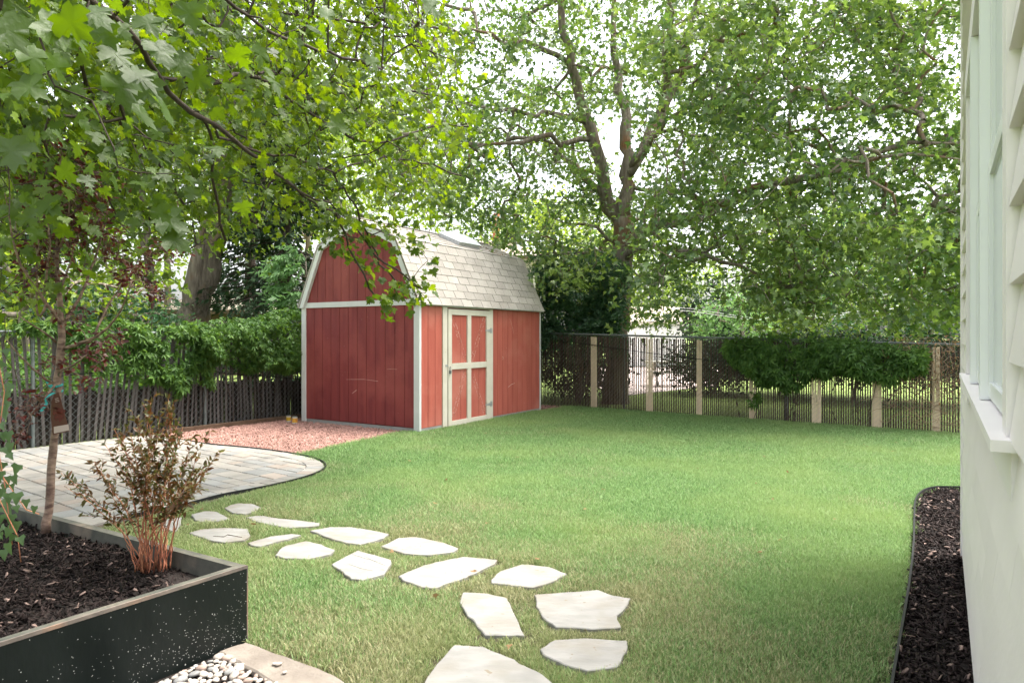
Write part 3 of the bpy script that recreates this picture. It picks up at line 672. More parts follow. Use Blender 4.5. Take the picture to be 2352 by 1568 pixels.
def lawn_points(n, y0, y1):
    x = rng.uniform(-4.6, 9.5, n); y = rng.uniform(y0, y1, n)
    k = inpoly(x, y, lawn_poly) & (np.abs(x / y) < 0.80) & (y > 2.7)
    fside = (x - FR0[0]) * FRN[0] + (y - FR0[1]) * FRN[1]; k &= fside > 0.02
    for pl, gr in ((patio_h, 0.025), (gravel_poly, 0.0), (gravel_small, 0.0), (mulch_poly, 0.02), (shed_poly, 0.02), (kerb_poly, 0.01), (peb_poly, 0.0)):
        k &= ~inpoly(x, y, [tuple(p) for p in pl])
    x, y = x[k], y[k]
    dl = (x - PC[0]) * PB[0] + (y - PC[1]) * PB[1]; da = (x - PC[0]) * PA[0] + (y - PC[1]) * PA[1]
    k = ~((dl > -0.02) & (da > -0.03)) & ~((dl < 0) & (da > 0.0) & (dl > -2)); x, y = x[k], y[k]
    hs_ = x * HU[0] + y * HU[1]; he = x * HN[0] + y * HN[1]; k = ~((he > 0.10) & (hs_ < 5.5)); x, y = x[k], y[k]
    ds = np.full(x.shape, 9.0)
    for sp_ in stone_polys:
        ins = inpoly(x, y, [tuple(p) for p in sp_]); d = seg_dist(x, y, sp_[::2]); ds = np.minimum(ds, np.where(ins, -d, d))
    for pl in (kerb_poly,): ds = np.minimum(ds, seg_dist(x, y, pl))
    dpt = seg_dist(x, y, patio_h)
    k = (ds > 0.012) & (seg_dist(x, y, mulch_poly) > 0.06) & (dpt > 0.05); return x[k], y[k], ds[k], dpt[k]
def fbm(x, y, s, seed):
    return np.array([mnoise.fractal(Vector((a * s + seed, b_ * s, seed * 1.7)), 1.0, 2.0, 4) for a, b_ in zip(x, y)])
pts = []
for (n, y0, y1, sc_) in ((26000, 2.7, 5.2, 0.85), (30000, 5.2, 8.0, 1.0), (40000, 8.0, 15.5, 1.3)):
    x, y, ds, dpt = lawn_points(n, y0, y1)
    s = np.full(len(x), sc_) * rng.uniform(.75, 1.2, len(x)); s = np.where(ds < 0.12, s * np.clip((ds + 0.02) / 0.12, .35, 1), s)
    base = np.clip((6.3 - y - 0.55 * (x - 0.3)) * 0.28, 0, .60)             # the worn sod round the path
    base = np.maximum(base, np.clip(0.65 - ds * 0.6, 0, 0.6) * (ds < 0.6))
    base = base - np.clip((x - 1.0) * .25, 0, .2)
    dry = base + 0.42 * fbm(x, y, 1.1, 3.0) + 0.25 * fbm(x, y, 4.0, 9.0) + 0.04
    pts.append(np.stack([x, y, s, np.clip(dry, 0.03, 0.95)], 1))
pts = np.vstack(pts); print('tufts', len(pts))
gm = bpy.data.meshes.new('grass'); gm.vertices.add(len(pts)); V = np.zeros((len(pts), 3), np.float32); V[:, :2] = pts[:, :2]; gm.vertices.foreach_set('co', V.ravel())
for nm, ty, dat in (('dry', 'FLOAT', pts[:, 3]), ('scl', 'FLOAT', pts[:, 2]), ('yaw', 'FLOAT', rng.uniform(0, 6.28, len(pts)))):
    a = gm.attributes.new(nm, ty, 'POINT'); a.data.foreach_set('value', dat.astype(np.float32))
a = gm.attributes.new('pick', 'INT', 'POINT'); a.data.foreach_set('value', rng.integers(0, 10, len(pts)).astype(np.int32))
go = bpy.data.objects.new('grass', gm); COL.objects.link(go); tag(go, 'short mown lawn grass, green with dry straw patches round the stones', 'grass', kind='stuff')
ng = bpy.data.node_groups.new('grass_scatter', 'GeometryNodeTree'); ng.interface.new_socket('Geometry', in_out='INPUT', socket_type='NodeSocketGeometry'); ng.interface.new_socket('Geometry', in_out='OUTPUT', socket_type='NodeSocketGeometry')
gi = ng.nodes.new('NodeGroupInput'); gout = ng.nodes.new('NodeGroupOutput'); ip = ng.nodes.new('GeometryNodeInstanceOnPoints')
ci = ng.nodes.new('GeometryNodeCollectionInfo'); ci.inputs['Collection'].default_value = gcol; ci.inputs['Separate Children'].default_value = True
def na(nm, ty='FLOAT'):
    n_ = ng.nodes.new('GeometryNodeInputNamedAttribute'); n_.data_type = ty; n_.inputs['Name'].default_value = nm; return n_.outputs[0]
cx = ng.nodes.new('ShaderNodeCombineXYZ'); ng.links.new(na('yaw'), cx.inputs[2])
ng.links.new(gi.outputs[0], ip.inputs['Points']); ng.links.new(ci.outputs[0], ip.inputs['Instance']); ip.inputs['Pick Instance'].default_value = True
ng.links.new(na('pick', 'INT'), ip.inputs['Instance Index']); ng.links.new(cx.outputs[0], ip.inputs['Rotation']); ng.links.new(na('scl'), ip.inputs['Scale'])
ng.links.new(ip.outputs[0], gout.inputs[0])
md = go.modifiers.new('scatter', 'NODES'); md.node_group = ng
# ================================================================ SHED
shed = thing('barn_shed', 'red wooden barn shed with white trim and pale shingled gambrel roof', 'shed', S(1.9, 1.3, 0))
MB().box(S(0.0, 0.0, -0.02), U * SL, Wv * SW, (0, 0, 0.095)).obj('foundation', M['concrete'], shed)
eps = 0.018
# core behind the boards (gambrel prism)
prof = [(eps, 0.05), (eps, 2.06), (0.45, 2.98), (1.31, 3.36), (SW - 0.45, 2.98), (SW - eps, 2.06), (SW - eps, 0.05)]
V = [S(eps, b_, z) for b_, z in prof] + [S(SL - eps, b_, z) for b_, z in prof]; n = len(prof)
F = [tuple(range(n)), tuple(range(2 * n - 1, n - 1, -1))] + [(i, i + n, (i + 1) % n + n, (i + 1) % n) for i in range(n)]
MB().add(V, F).obj('wall_core', M['redgroove'], shed)
def plate(poly2, fr, t0, t1, name, m, parent, ch=0.0):
    """extrude a 2D outline lying in a wall plane. fr(u,v,t)->world with t outward"""
    pl = np.array(poly2, float)
    if len(pl) < 3: return None
    if area2(pl) < 0: pl = pl[::-1]
    n = len(pl); V = [fr(u, v, t0) for u, v in pl]
    if ch: V += [fr(u, v, t1 - ch) for u, v in pl]; pi_ = inset(pl, ch); V += [fr(u, v, t1) for u, v in pi_]; rg = 3
    else: V += [fr(u, v, t1) for u, v in pl]; rg = 2
    F = []
    for r in range(rg - 1):
        for k in range(n): a0 = r * n + k; a1 = r * n + (k + 1) % n; F.append((a0, a1, a1 + n, a0 + n))
    F.append(tuple(range((rg - 1) * n, rg * n)))
    a, b_, c = V[F[-1][0]], V[F[-1][1]], V[F[-1][2]]
    nm = np.cross(np.array(b_) - a, np.array(c) - a); out = np.array(fr(0, 0, 1)) - np.array(fr(0, 0, 0))
    if np.dot(nm, out) < 0: F = [f[::-1] for f in F]
    return MB().add(V, F).obj(name, m, parent)
FRW = lambda a, z, t: S(a, -t, z)            # right long wall (faces the lawn)
FGW = lambda b_, z, t: S(-t, b_, z)          # gable wall (faces the patio)
FBW = lambda a, z, t: S(a, SW + t, z)
FFW = lambda b_, z, t: S(SL + t, b_, z)
rect = lambda u0, v0, u1, v1: [(u0, v0), (u1, v0), (u1, v1), (u0, v1)]
DA0, DA1 = 0.564, 2.015
xs = [0.03]; 
while xs[-1] < DA0 - 0.02: xs.append(min(xs[-1] + 0.178, DA0))
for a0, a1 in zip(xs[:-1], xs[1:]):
    plate(rect(a0 + .003, 0.075, a1 - .003, 2.06), FRW, -eps, 0.004, 'siding_board', M['redlit'], shed, 0.004)
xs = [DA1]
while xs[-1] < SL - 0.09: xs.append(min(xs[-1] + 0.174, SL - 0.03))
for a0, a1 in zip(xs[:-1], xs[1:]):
    plate(rect(a0 + .003, 0.065, a1 - .003, 2.06), FRW, -eps, 0.004, 'siding_board', M['redlit'], shed, 0.004)
ws = np.linspace(0.09, SW - 0.09, 13)
gam = np.array([(0.055, 1.98), (SW - 0.055, 1.98), (SW - 0.05, 2.1), (SW - 0.47, 2.96), (1.31, 3.33), (0.47, 2.96), (0.05, 2.1)])
for b0, b1 in zip(ws[:-1], ws[1:]):
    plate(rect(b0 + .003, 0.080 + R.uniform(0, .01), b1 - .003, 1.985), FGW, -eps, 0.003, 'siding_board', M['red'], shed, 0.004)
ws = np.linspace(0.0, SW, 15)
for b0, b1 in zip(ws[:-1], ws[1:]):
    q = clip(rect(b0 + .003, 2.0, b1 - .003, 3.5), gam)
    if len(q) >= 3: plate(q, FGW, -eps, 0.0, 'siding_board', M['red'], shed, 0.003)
plate(rect(0.02, 0.05, SW - .02, 2.05), FFW, -eps, 0, 'rear_siding', M['red'], shed)
plate(rect(0.02, 0.05, SL - .02, 2.05), FBW, -eps, 0, 'back_siding', M['red'], shed)
# white trim
plate(rect(-0.018, 0.02, 0.095, 2.0), FGW, 0.0, 0.02, 'corner_trim', M['white'], shed, 0.002)
plate(rect(-0.0, 0.03, 0.028, 2.0), FRW, 0.0, 0.019, 'corner_trim', M['white'], shed, 0.002)
plate(rect(SW - 0.10, 0.03, SW + 0.005, 2.0), FGW, 0.0, 0.02, 'corner_trim', M['white'], shed, 0.002)
plate(rect(SL - 0.028, 0.04, SL, 2.02), FRW, 0.0, 0.019, 'corner_trim', M['white'], shed, 0.002)
plate(rect(0.06, 1.985, SW - 0.06, 2.075), FGW, 0.0, 0.017, 'band_trim', M['white'], shed, 0.002)
outer = [(-0.035, 1.985), (0.43, 3.05), (1.31, 3.43), (SW - 0.43, 3.05), (SW + 0.035, 1.985)]
def off(p, d):
    p = np.array(p); o = []
    for i in range(len(p)):
        e = []
        if i > 0: t = p[i] - p[i - 1]; t = t / np.linalg.norm(t); e.append(np.array([t[1], -t[0]]))
        if i < len(p) - 1: t = p[i + 1] - p[i]; t = t / np.linalg.norm(t); e.append(np.array([t[1], -t[0]]))
        m_ = sum(e); o.append(p[i] + m_ / np.dot(m_, m_) * (d * (1 if len(e) == 1 else 2)))
    return o
o0 = off(outer, 0.012); i0 = off(outer, 0.115); i0[0] = np.array([i0[0][0], 1.985]); i0[-1] = np.array([i0[-1][0], 1.985])
o0[0] = np.array([o0[0][0], 1.985]); o0[-1] = np.array([o0[-1][0], 1.985])
for k in range(4):
    plate([o0[k], o0[k + 1], i0[k + 1], i0[k]], FGW, 0.0, 0.055, 'rake_board', M['white'], shed, 0.002)
    plate([o0[k], o0[k + 1], i0[k + 1], i0[k]], FFW, 0.0, 0.045, 'rake_board', M['white'], shed, 0.002)
# roof deck
dk = off([(-0.06, 2.0)] + outer[1:4] + [(SW + 0.06, 2.0)], -0.0); dk2 = off([(-0.06, 2.0)] + outer[1:4] + [(SW + 0.06, 2.0)], 0.03)
for k in range(4):
    A0, A1 = -0.062, SL + 0.052
    q = [dk[k], dk[k + 1], dk2[k + 1], dk2[k]]
    V = [S(A0, *p) for p in q] + [S(A1, *p) for p in q]
    F = [(0, 1, 2, 3), (7, 6, 5, 4), (0, 4, 5, 1), (1, 5, 6, 2), (2, 6, 7, 3), (3, 7, 4, 0)]
    MB().add(V, F).obj('roof_deck', M['deck'] if k < 2 else M['shingle'], shed)
# shingle tabs on the two slopes that face the lawn
def shingles(p0, p1, rows, expo, parent, name='shingle', start=0.0):
    p0 = np.array(p0); p1 = np.array(p1); L = np.linalg.norm(p1 - p0); d = (p1 - p0) / L; nn = np.array([-d[1], d[0]])
    if nn[1] < 0: nn = -nn
    for r in range(rows):
        s0 = r * expo - 0.01; s1 = min(s0 + expo + 0.05, L + 0.012); x = -0.075 - (0.145 if r % 2 else 0.0) - R.uniform(0, .03)
        while x < SL + 0.06:
            x1 = min(x + 0.29, SL + 0.065); x0 = max(x, -0.075)
            if x1 - x0 > 0.03:
                lift = 0.012 + R.uniform(-.001, .002); pts = []
                ins_ = 0.0035 + R.uniform(0, .001)
                sj = R.uniform(-.004, .004)
                for (xx, ss, hh) in ((x0 + ins_, s0 + sj, 0.001), (x1 - ins_, s0 + sj, 0.001), (x1 - ins_, s1, 0.0005), (x0 + ins_, s1, 0.0005), (x0 + ins_, s0 + sj, lift), (x1 - ins_, s0 + sj + R.uniform(-.002, .002), lift + R.uniform(-.001, .001)), (x1 - ins_, s1, 0.004), (x0 + ins_, s1, 0.004)):
                    p = p0 + d * ss + nn * hh; pts.append(S(xx, p[0], p[1]))
                MB().add(pts, [(0, 3, 2, 1), (4, 5, 6, 7), (0, 1, 5, 4), (1, 2, 6, 5), (2, 3, 7, 6), (3, 0, 4, 7)]).obj(name, M['shingle'], parent)
            x += 0.29
shingles((-0.06, 2.0), outer[1], 8, 0.143, shed)
shingles(outer[1], outer[2], 6, 0.155, shed)
MB().box(S(-0.07, 1.25, 3.425), U * (SL + .12), Wv * .12, (0, 0, 0.018)).obj('ridge_cap', M['shingle'], shed)
# eave drip strip
MB().box(S(-0.06, -0.062, 1.985), U * (SL + 0.11), Wv * 0.012, (0, 0, 0.016)).obj('drip_edge', M['white'], shed)
MB().box(S(-0.06, -0.05, 1.98), U * (SL + 0.11), Wv * 0.05, (0, 0, 0.02)).obj('soffit', M['deck'], shed)
# skylight
dU = np.array([0, -0.88, -0.38]) ; 
sk = thing('x', None, None, (0, 0, 0)); bpy.data.objects.remove(sk)
sk0 = S(1.9, 1.12, 3.35); dd = Wv * (-0.46) + np.array([0, 0, -0.20])
nn = np.cross(U, dd); nn = nn / np.linalg.norm(nn) * (1 if np.cross(U, dd)[2] > 0 else -1)
b = MB(); b.box(sk0 + nn * 0.01, U * 0.66, dd, nn * 0.07); fr_ = b.obj('skylight', M['steel'], shed)
b = MB(); V = []; nu, nv = 9, 7
for j in range(nv):
    for i in range(nu):
        u_, v_ = i / (nu - 1), j / (nv - 1)
        hgt = 0.082 + 0.085 * (1 - (2 * u_ - 1) ** 4) ** .6 * (1 - (2 * v_ - 1) ** 4) ** .6
        V.append(sk0 + U * (-0.02 + 0.70 * u_) + dd * (-0.03 + 1.06 * v_) + nn * hgt)
F = [(j * nu + i, (j + 1) * nu + i, (j + 1) * nu + i + 1, j * nu + i + 1) for j in range(nv - 1) for i in range(nu - 1)]
b.add(V, F); o = b.obj('dome', M['dome'], fr_, smooth=True)
lit = MB()
for i in range(70):
    c = S(R.uniform(2.75, 3.35), R.uniform(.4, .85), 0); bb = (np.dot(c - SN, Wv)); zz = 3.05 + (bb - .43) * 0.432 + 0.02
    r = R.uniform(.01, .03); c[2] = zz; a = R.uniform(0, 6.28)
    lit.add([c, c + np.array([cos(a) * r, sin(a) * r, R.uniform(0, .02)]), c + np.array([cos(a + 1.5) * r, sin(a + 1.5) * r, R.uniform(0, .02)])], [(0, 1, 2)])
tag(lit.obj('leaf_litter', M['dryleaf']), 'brown leaf litter lying on the upper shed roof', 'leaf litter', kind='stuff')
# door
door_fr = plate(rect(DA0, 0.03, DA0 + 0.115, 2.03), FRW, 0.0, 0.024, 'door_casing', M['cream'], shed, 0.002)
plate(rect(DA0 + 0.115, 1.965, DA1 - 0.0, 2.03), FRW, 0.0, 0.0215, 'door_casing', M['cream'], shed, 0.002)
plate(rect(DA1 - 0.085, 0.0, DA1, 1.963), FRW, 0.0, 0.024, 'door_casing', M['cream'], shed, 0.002)
L0, L1 = 0.69, 1.925
door = plate(rect(L0 - .004, 0.02, L1 + .002, 1.955), FRW, -0.01, 0.001, 'door', M['redgroove'], shed)
plate(rect(L0 + .004, 0.008, L0 + 0.10, 1.945), FRW, 0.001, 0.032, 'stile', M['cream'], door, 0.002)
plate(rect(1.228, 0.115, 1.336, 0.955), FRW, 0.001, 0.031, 'stile', M['cream'], door, 0.002)
plate(rect(1.228, 1.056, 1.336, 1.85), FRW, 0.001, 0.031, 'stile', M['cream'], door, 0.002)
plate(rect(1.80, 0.008, 1.922, 1.945), FRW, 0.001, 0.032, 'stile', M['cream'], door, 0.002)
plate(rect(L0 + .101, 1.851, 1.799, 1.945), FRW, 0.001, 0.0315, 'rail', M['cream'], door, 0.002)
plate(rect(L0 + .101, 0.956, 1.799, 1.055), FRW, 0.001, 0.0325, 'rail', M['cream'], door, 0.002)
plate(rect(L0 + .101, 0.010, 1.799, 0.114), FRW, 0.001, 0.0315, 'rail', M['cream'], door, 0.002)
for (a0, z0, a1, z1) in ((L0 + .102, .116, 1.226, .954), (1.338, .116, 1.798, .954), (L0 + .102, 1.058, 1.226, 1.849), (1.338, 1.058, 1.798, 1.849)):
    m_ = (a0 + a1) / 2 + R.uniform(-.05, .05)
    for u0, u1 in ((a0, m_ - .002), (m_ + .002, a1)): plate(rect(u0, z0, u1, z1), FRW, 0.001, 0.011, 'panel', M['redlit'], door, 0.002)
# peeled paint where the old cross braces were
res = MB(); dark = MB()
def ghost(u0, z0, u1, z1, w=0.034):
    d = np.array([u1 - u0, z1 - z0]); L = np.linalg.norm(d); d /= L; nrm = np.array([-d[1], d[0]])
    for sgn in (-1, 1):
        s = 0.0
        while s < L:
            l = R.uniform(0.02, 0.09)
            if R.random() < .85:
                c = np.array([u0, z0]) + d * s + nrm * (sgn * w + R.uniform(-.003, .003)); h_ = R.uniform(.0015, .005)
                q = [c - nrm * h_, c + d * l - nrm * h_ * R.uniform(.3, 1), c + d * l + nrm * h_, c + nrm * h_]
                V = [FRW(u, v, 0.0118) for u, v in q]; (res if R.random() < .8 else dark).add(V, [(0, 1, 2, 3)])
            s += l + R.uniform(.0, .03)
    for i in range(60):
        c = np.array([u0, z0]) + d * R.uniform(0, L) + nrm * R.uniform(-w, w); r = R.uniform(.002, .010); V = []
        for k in range(6): t = k * pi / 3; V.append(FRW(c[0] + r * cos(t) * R.uniform(.4, 1), c[1] + r * sin(t) * R.uniform(.5, 1.3), 0.0114))
        (dark if R.random() < .5 else res).add(V, [tuple(range(6))])
ghost(0.83, 1.82, 1.20, 1.09); ghost(1.76, 1.82, 1.37, 1.09); ghost(1.19, 0.92, 0.83, 0.15); ghost(1.37, 0.92, 1.76, 0.15)
res.obj('peeled_paint', M['scuff'], door); dark.obj('bare_wood_patch', M['scuffdark'], door)
# latch, padlock, hinges
MB().box(FRW(L0 - 0.065, 1.008, 0.0245), U * 0.14, -Wv * 0.004, (0, 0, 0.032)).obj('hasp', M['steel'], door)
b = MB(); c = FRW(L0 + 0.04, 0.965, 0.042)
b.tube([c + U * -.014 + np.array([0, 0, -.02]), c + U * -.014 + np.array([0, 0, .03]), c + np.array([0, 0, .045]), c + U * .014 + np.array([0, 0, .03]), c + U * .014 + np.array([0, 0, -.02])], .004, 5)
b.box(c + U * -.022 + np.array([0, 0, -.075]) + Wv * .009, U * .044, -Wv * .018, (0, 0, .055)); b.obj('padlock', M['darksteel'], door)
for hz in (0.30, 1.60):
    b = MB(); b.tube([FRW(1.928, hz - .05, .036), FRW(1.928, hz + .05, .036)], .008, 6)
    V = [FRW(1.93, hz - .045, .0225), FRW(1.99, hz - .045, .0225), FRW(1.99, hz + .045, .0225), FRW(1.93, hz + .045, .0225)]; V += [v - Wv * .003 for v in V]
    b.add(V, [(0, 1, 2, 3), (7, 6, 5, 4), (0, 4, 5, 1), (1, 5, 6, 2), (2, 6, 7, 3), (3, 7, 4, 0)])
    V = [FRW(1.925, hz - .03, .0335), FRW(1.925, hz + .03, .0335), FRW(1.75, hz + .007, .0335), FRW(1.75, hz - .007, .0335)]; V += [v - Wv * .003 for v in V]
    b.add(V, [(3, 2, 1, 0), (4, 5, 6, 7), (1, 5, 4, 0), (2, 6, 5, 1), (3, 7, 6, 2), (0, 4, 7, 3)])
    b.obj('hinge', M['steel'], door)
# scratches on the siding
sc_ = MB()
def scratch(fr, pts, w=.003):
    for (p, q) in zip(pts[:-1], pts[1:]):
        p, q = np.array(p), np.array(q); d = (q - p) / np.linalg.norm(q - p); n_ = np.array([-d[1], d[0]]) * w
        sc_.add([fr(*(p - n_ * .5), .0052), fr(*(q - n_ * .3), .0052), fr(*(q + n_ * .3), .0052), fr(*(p + n_ * .5), .0052)], [(0, 1, 2, 3)])
scratch(FGW, [(0.45, .98), (0.55, .985), (0.66, .98)], .004); scratch(FGW, [(0.85, .78), (1.15, .80), (1.55, .785)], .006); scratch(FGW, [(1.32, .62), (1.42, .56)], .01)
scratch(FRW, [(2.60, 1.83), (2.66, 1.74), (2.70, 1.66), (2.74, 1.55)], .006); scratch(FRW, [(2.55, .56), (2.66, .60), (2.78, .62)], .012); scratch(FRW, [(2.36, 1.13), (2.38, 1.10), (2.36, 1.07)], .012)
for i in range(40):
    a = R.uniform(DA1 + .05, SL - .1); z = R.uniform(.1, 1.9); r = R.uniform(.001, .0045); sc_.add([FRW(a + r * cos(t), z + r * sin(t) * 1.4, .0051) for t in np.linspace(0, 5.2, 6)], [tuple(range(6))])
for i in range(60):
    a = R.choice([0.045, 0.045, DA0 - .008, DA1 + .01, SL - .04]) + R.uniform(-.008, .008); z = R.uniform(.08, 2.0); r = R.uniform(.001, .005); sc_.add([FRW(a + r * cos(t), z + r * sin(t) * 2, .0053) for t in np.linspace(0, 5.2, 6)], [tuple(range(6))])
sc_.obj('paint_chip', M['scuff'], shed)

# two small cans at the shed corner
def can(px, py, m, lab, r=.045, h=.11, tilt=0.0):
    c = G(px, py, 0.02); t = thing('garden_can', lab, 'can', c); b = MB(); b.tube([c, c + (0, 0, h)], r, 14); b.obj('body', M['wallpale'], t)
    b = MB(); b.tube([c + (0, 0, .02), c + (0, 0, h * .82)], r + .0015, 14); b.obj('wrapper', m, t); b = MB(); b.tube([c + (0, 0, h + .0005), c + (0, 0, h + .012)], [r * .95, r * .9], 14); b.obj('lid', M['darksteel'], t)
can(677, 972, M['orange'], 'small orange and white can standing against the shed corner')
can(663, 968, M['yellow'], 'small yellow can standing left of the orange one by the shed', .04, .10)

# ================================================================ FENCES
def boxmesh(name, w, t, h, m, top=0.0):
    V = [(-w/2, -t/2, 0), (w/2, -t/2, 0), (w/2, t/2, 0), (-w/2, t/2, 0), (-w/2, -t/2, h), (w/2, -t/2, h - top), (w/2, t/2, h - top), (-w/2, t/2, h)]
    me = mesh_np(name, V, [tuple(int(k) for k in f) for f in BOX_F]); me.materials.append(m); return me
def wiremesh(p0, d, q0, q1, z1f, nrm, pitch=0.085, r=0.0016):
    """zig-zag chain link laid as crossing diagonal wires"""
    b = MB(); hgt = 1.5; n = int((q1 - q0 + hgt) / pitch)
    for sgn in (1, -1):
        for i in range(n):
            a = q0 + i * pitch - (hgt if sgn > 0 else 0)
            t0, t1 = 0.0, hgt
            # clamp to the panel
            qa = lambda t: a + sgn * t
            ts = [t for t in (0.0, hgt)]
            lo, hi = 0.0, hgt
            if sgn > 0: lo = max(lo, q0 - a); hi = min(hi, q1 - a)
            else: hi = min(hi, a - q0); lo = max(lo, a - q1)
            if hi - lo < 0.05: continue
            pts = [p0 + d * qa(t) + np.array([0, 0, 0.03 + t * z1f(qa(t)) / hgt]) + nrm * (0.003 * sgn) for t in (lo, (lo + hi) / 2, hi)]
            b.tube(pts, r, 3, cap=False)
    return b
# right fence
rt = lambda q: 1.54 - 0.0257 * q
fr = thing('slatted_chain_fence', 'chain link fence with brown slats and cream groups across the far right of the lawn', 'fence', FR0 + FRD * 3)
def qx(px):
    k = (px - CX) / FP; return (k * FR0[1] - FR0[0]) / (FRD[0] - k * FRD[1])
creamq = [qx(p) for p in (1364, 1492, 1606, 1727.5, 1876, 2012, 2150.6)]
sl_b = [boxmesh('slat', 0.021, 0.005, 1.0, M['slat'], 0.004 * i) for i in range(3)]; sl_c = boxmesh('slat', 0.024, 0.006, 1.0, M['slatcream'])
yaw_r = math.atan2(FRD[1], FRD[0]); q = -2.75; i = 0
while q < 7.75 and i < 298:
    c = any(abs(q - cq) < 0.066 for cq in creamq)
    hgt = rt(q) - 0.03 + R.uniform(-.012, .008) - (0.01 if c else 0)
    o = link('slat', sl_c if c else R.choice(sl_b), None, fr, FR0 + FRD * q + np.array([0, 0, R.uniform(0.0, .015)]), (0, R.gauss(0, .006), yaw_r + R.gauss(0, .08)), (1.45 if c else R.uniform(.9, 1.12), 1, hgt))
    q += 0.0362; i += 1
for q in [qx(1431) - 2.75, qx(1431), qx(1805), qx(1805) + 2.6]:
    b = MB(); c = FR0 + FRD * q - FRN * 0.04; b.tube([c + (0, 0, -.02), c + (0, 0, rt(q) - .01)], .028, 10); b.tube([c + (0, 0, rt(q) - .012), c + (0, 0, rt(q) + .035)], [.032, .012], 10); b.obj('post', M['darksteel'], fr)
b = MB(); b.tube([FR0 + FRD * q_ - FRN * .04 + np.array([0, 0, rt(q_) + .012]) for q_ in (-2.8, 0, 2, 4, 6, 7.9)], .019, 8); b.obj('top_rail', M['darksteel'], fr)
b = wiremesh(FR0, FRD, -2.8, 7.9, rt, FRN * 3); tag(b.obj('wire_mesh', M['wire'], fr), kind='stuff')
b = MB(); b.tube([FR0 + FRD * q_ + FRN * .02 + np.array([0, 0, z]) for q_, z in ((-.1, 1.40), (.6, 1.33), (1.5, 1.22), (2.4, 1.12), (3.2, 1.05), (4.0, 1.02))], .006, 5); b.obj('cable', M['cable'], fr)
# left fence
fl = thing('slatted_chain_fence', 'old chain link fence with leaning grey slats behind the patio, under the creeper', 'fence', FL0 + FLD * 3)
sl_g = [boxmesh('slat', 0.036, 0.007, 1.0, M['slatgrey'], 0.01 * i) for i in range(3)]
yaw_l = math.atan2(FLD[1], FLD[0]); q = -1.9
while q < 8.4:
    lean = R.gauss(0.02, .02) - (0.13 * math.exp(-((q - 1.6) / .9) ** 2)) + (0.05 if q < .4 else 0)
    o = link('slat', R.choice(sl_g), None, fl, FL0 + FLD * q + np.array([0, 0, R.uniform(0, .02)]), (R.gauss(0, .01), -lean, yaw_l + R.gauss(0, .15)), (1, 1, 1.5 + R.uniform(-.03, .02)))
    q += R.choice([0.068, 0.075, 0.082])
for q in (-1.2, 0.18, 2.6, 5.1, 7.8):
    b = MB(); c = FL0 + FLD * q + FLN * 0.04; b.tube([c + (0, 0, -.02), c + (0, 0, 1.55)], .024, 10); b.tube([c + (0, 0, 1.548), c + (0, 0, 1.59)], [.028, .012], 10); b.obj('post', M['darksteel'], fl)
b = MB(); b.tube([FL0 + FLD * q_ + FLN * .04 + np.array([0, 0, 1.56 + .01 * sin(q_ * 2)]) for q_ in (-2, 0, 2, 4, 6, 8.4)], .018, 8); b.obj('top_rail', M['darksteel'], fl)
tag(wiremesh(FL0, FLD, -2, 8.4, lambda q: 1.52, FLN * 3, 0.09).obj('wire_mesh', M['wire'], fl), kind='stuff')
b = MB(); b.tube([FL0 + FLD * q_ + FLN * .03 + np.array([0, 0, z]) for q_, z in ((-1.5, .96), (0, .93), (1.2, 1.0), (2.3, 1.02), (3.0, .88), (4.4, .72), (6, .66))], .006, 5); b.obj('cable', M['cable'], fl)
# low board fence of the neighbour right behind it
bf = thing('low_board_fence', 'low dark board fence standing right behind the leaning slats', 'fence', FL0 + FLD * 3 - FLN * .2)
bms = [boxmesh('board', 0.10, 0.018, 1.0, M['board'], 0.02 * i) for i in range(3)]; q = -1.0
while q < 8.3:
    link('board', R.choice(bms), None, bf, FL0 + FLD * q - FLN * .2, (0, R.gauss(0, .015), yaw_l + R.gauss(0, .03)), (1, 1, .72 + R.uniform(-.05, .05))); q += .112
MB().box(FL0 + FLD * -1.0 - FLN * .23 + np.array([0, 0, .5]), FLD * 9.3, -FLN * .035, (0, 0, .07)).obj('rail', M['board'], bf)

# ================================================================ HOUSE ON THE RIGHT
E0 = 0.117; SE = 5.46
house = thing('house', 'beige lap sided house wall with a bank of white windows at the right', 'house', H(2.5, 1.5, 0))
MB().box(H(-1.2, E0 + .03, -0.02), HU * (SE + 1.15), HN * 5, (0, 0, 4.05)).obj("wall", M['siding'], house)
FHW = lambda s, z, t: H(s, E0 - t, z)
WS0, WS1, WZ0, WZ1 = 1.63, 4.30, 1.305, 2.72
z = 0.10; k = 0
courses = []
while z < 3.95:
    courses.append((z, min(z + 0.150, 4.04))); z += 0.150
def lap(s0, s1, z0, z1):
    V = [H(s0, E0 + .030, z0), H(s1, E0 + .030, z0), H(s1, E0 + .030, z1), H(s0, E0 + .030, z1), H(s0, E0 - 0.008, z0), H(s1, E0 - .008, z0), H(s1, E0 + .012, z1), H(s0, E0 + .012, z1)]
    F = [(4, 7, 6, 5), (0, 4, 5, 1), (1, 5, 6, 2), (2, 6, 7, 3), (3, 7, 4, 0)]
    o = MB().add(V, [f[::-1] for f in F]).obj('siding_board', M['siding'], house)
for i, (z0, z1) in enumerate(courses):
    z1 += .0015
    inwin = z1 > WZ0 - 0.11 and z0 < WZ1 + .12
    spans = [(-1.15, WS0 - 0.005), (WS1 + .005, SE - .06)] if inwin else [(-1.15, SE - .06)]
    for s0, s1 in spans:
        cuts = [s0] + sorted(c for c in [(-0.4 + (i * 0.77) % 1.3) + j * 1.3 for j in range(6)] if s0 + .15 < c < s1 - .15) + [s1]
        for a, b_ in zip(cuts[:-1], cuts[1:]): lap(a + .001, b_ - .001, z0, z1)
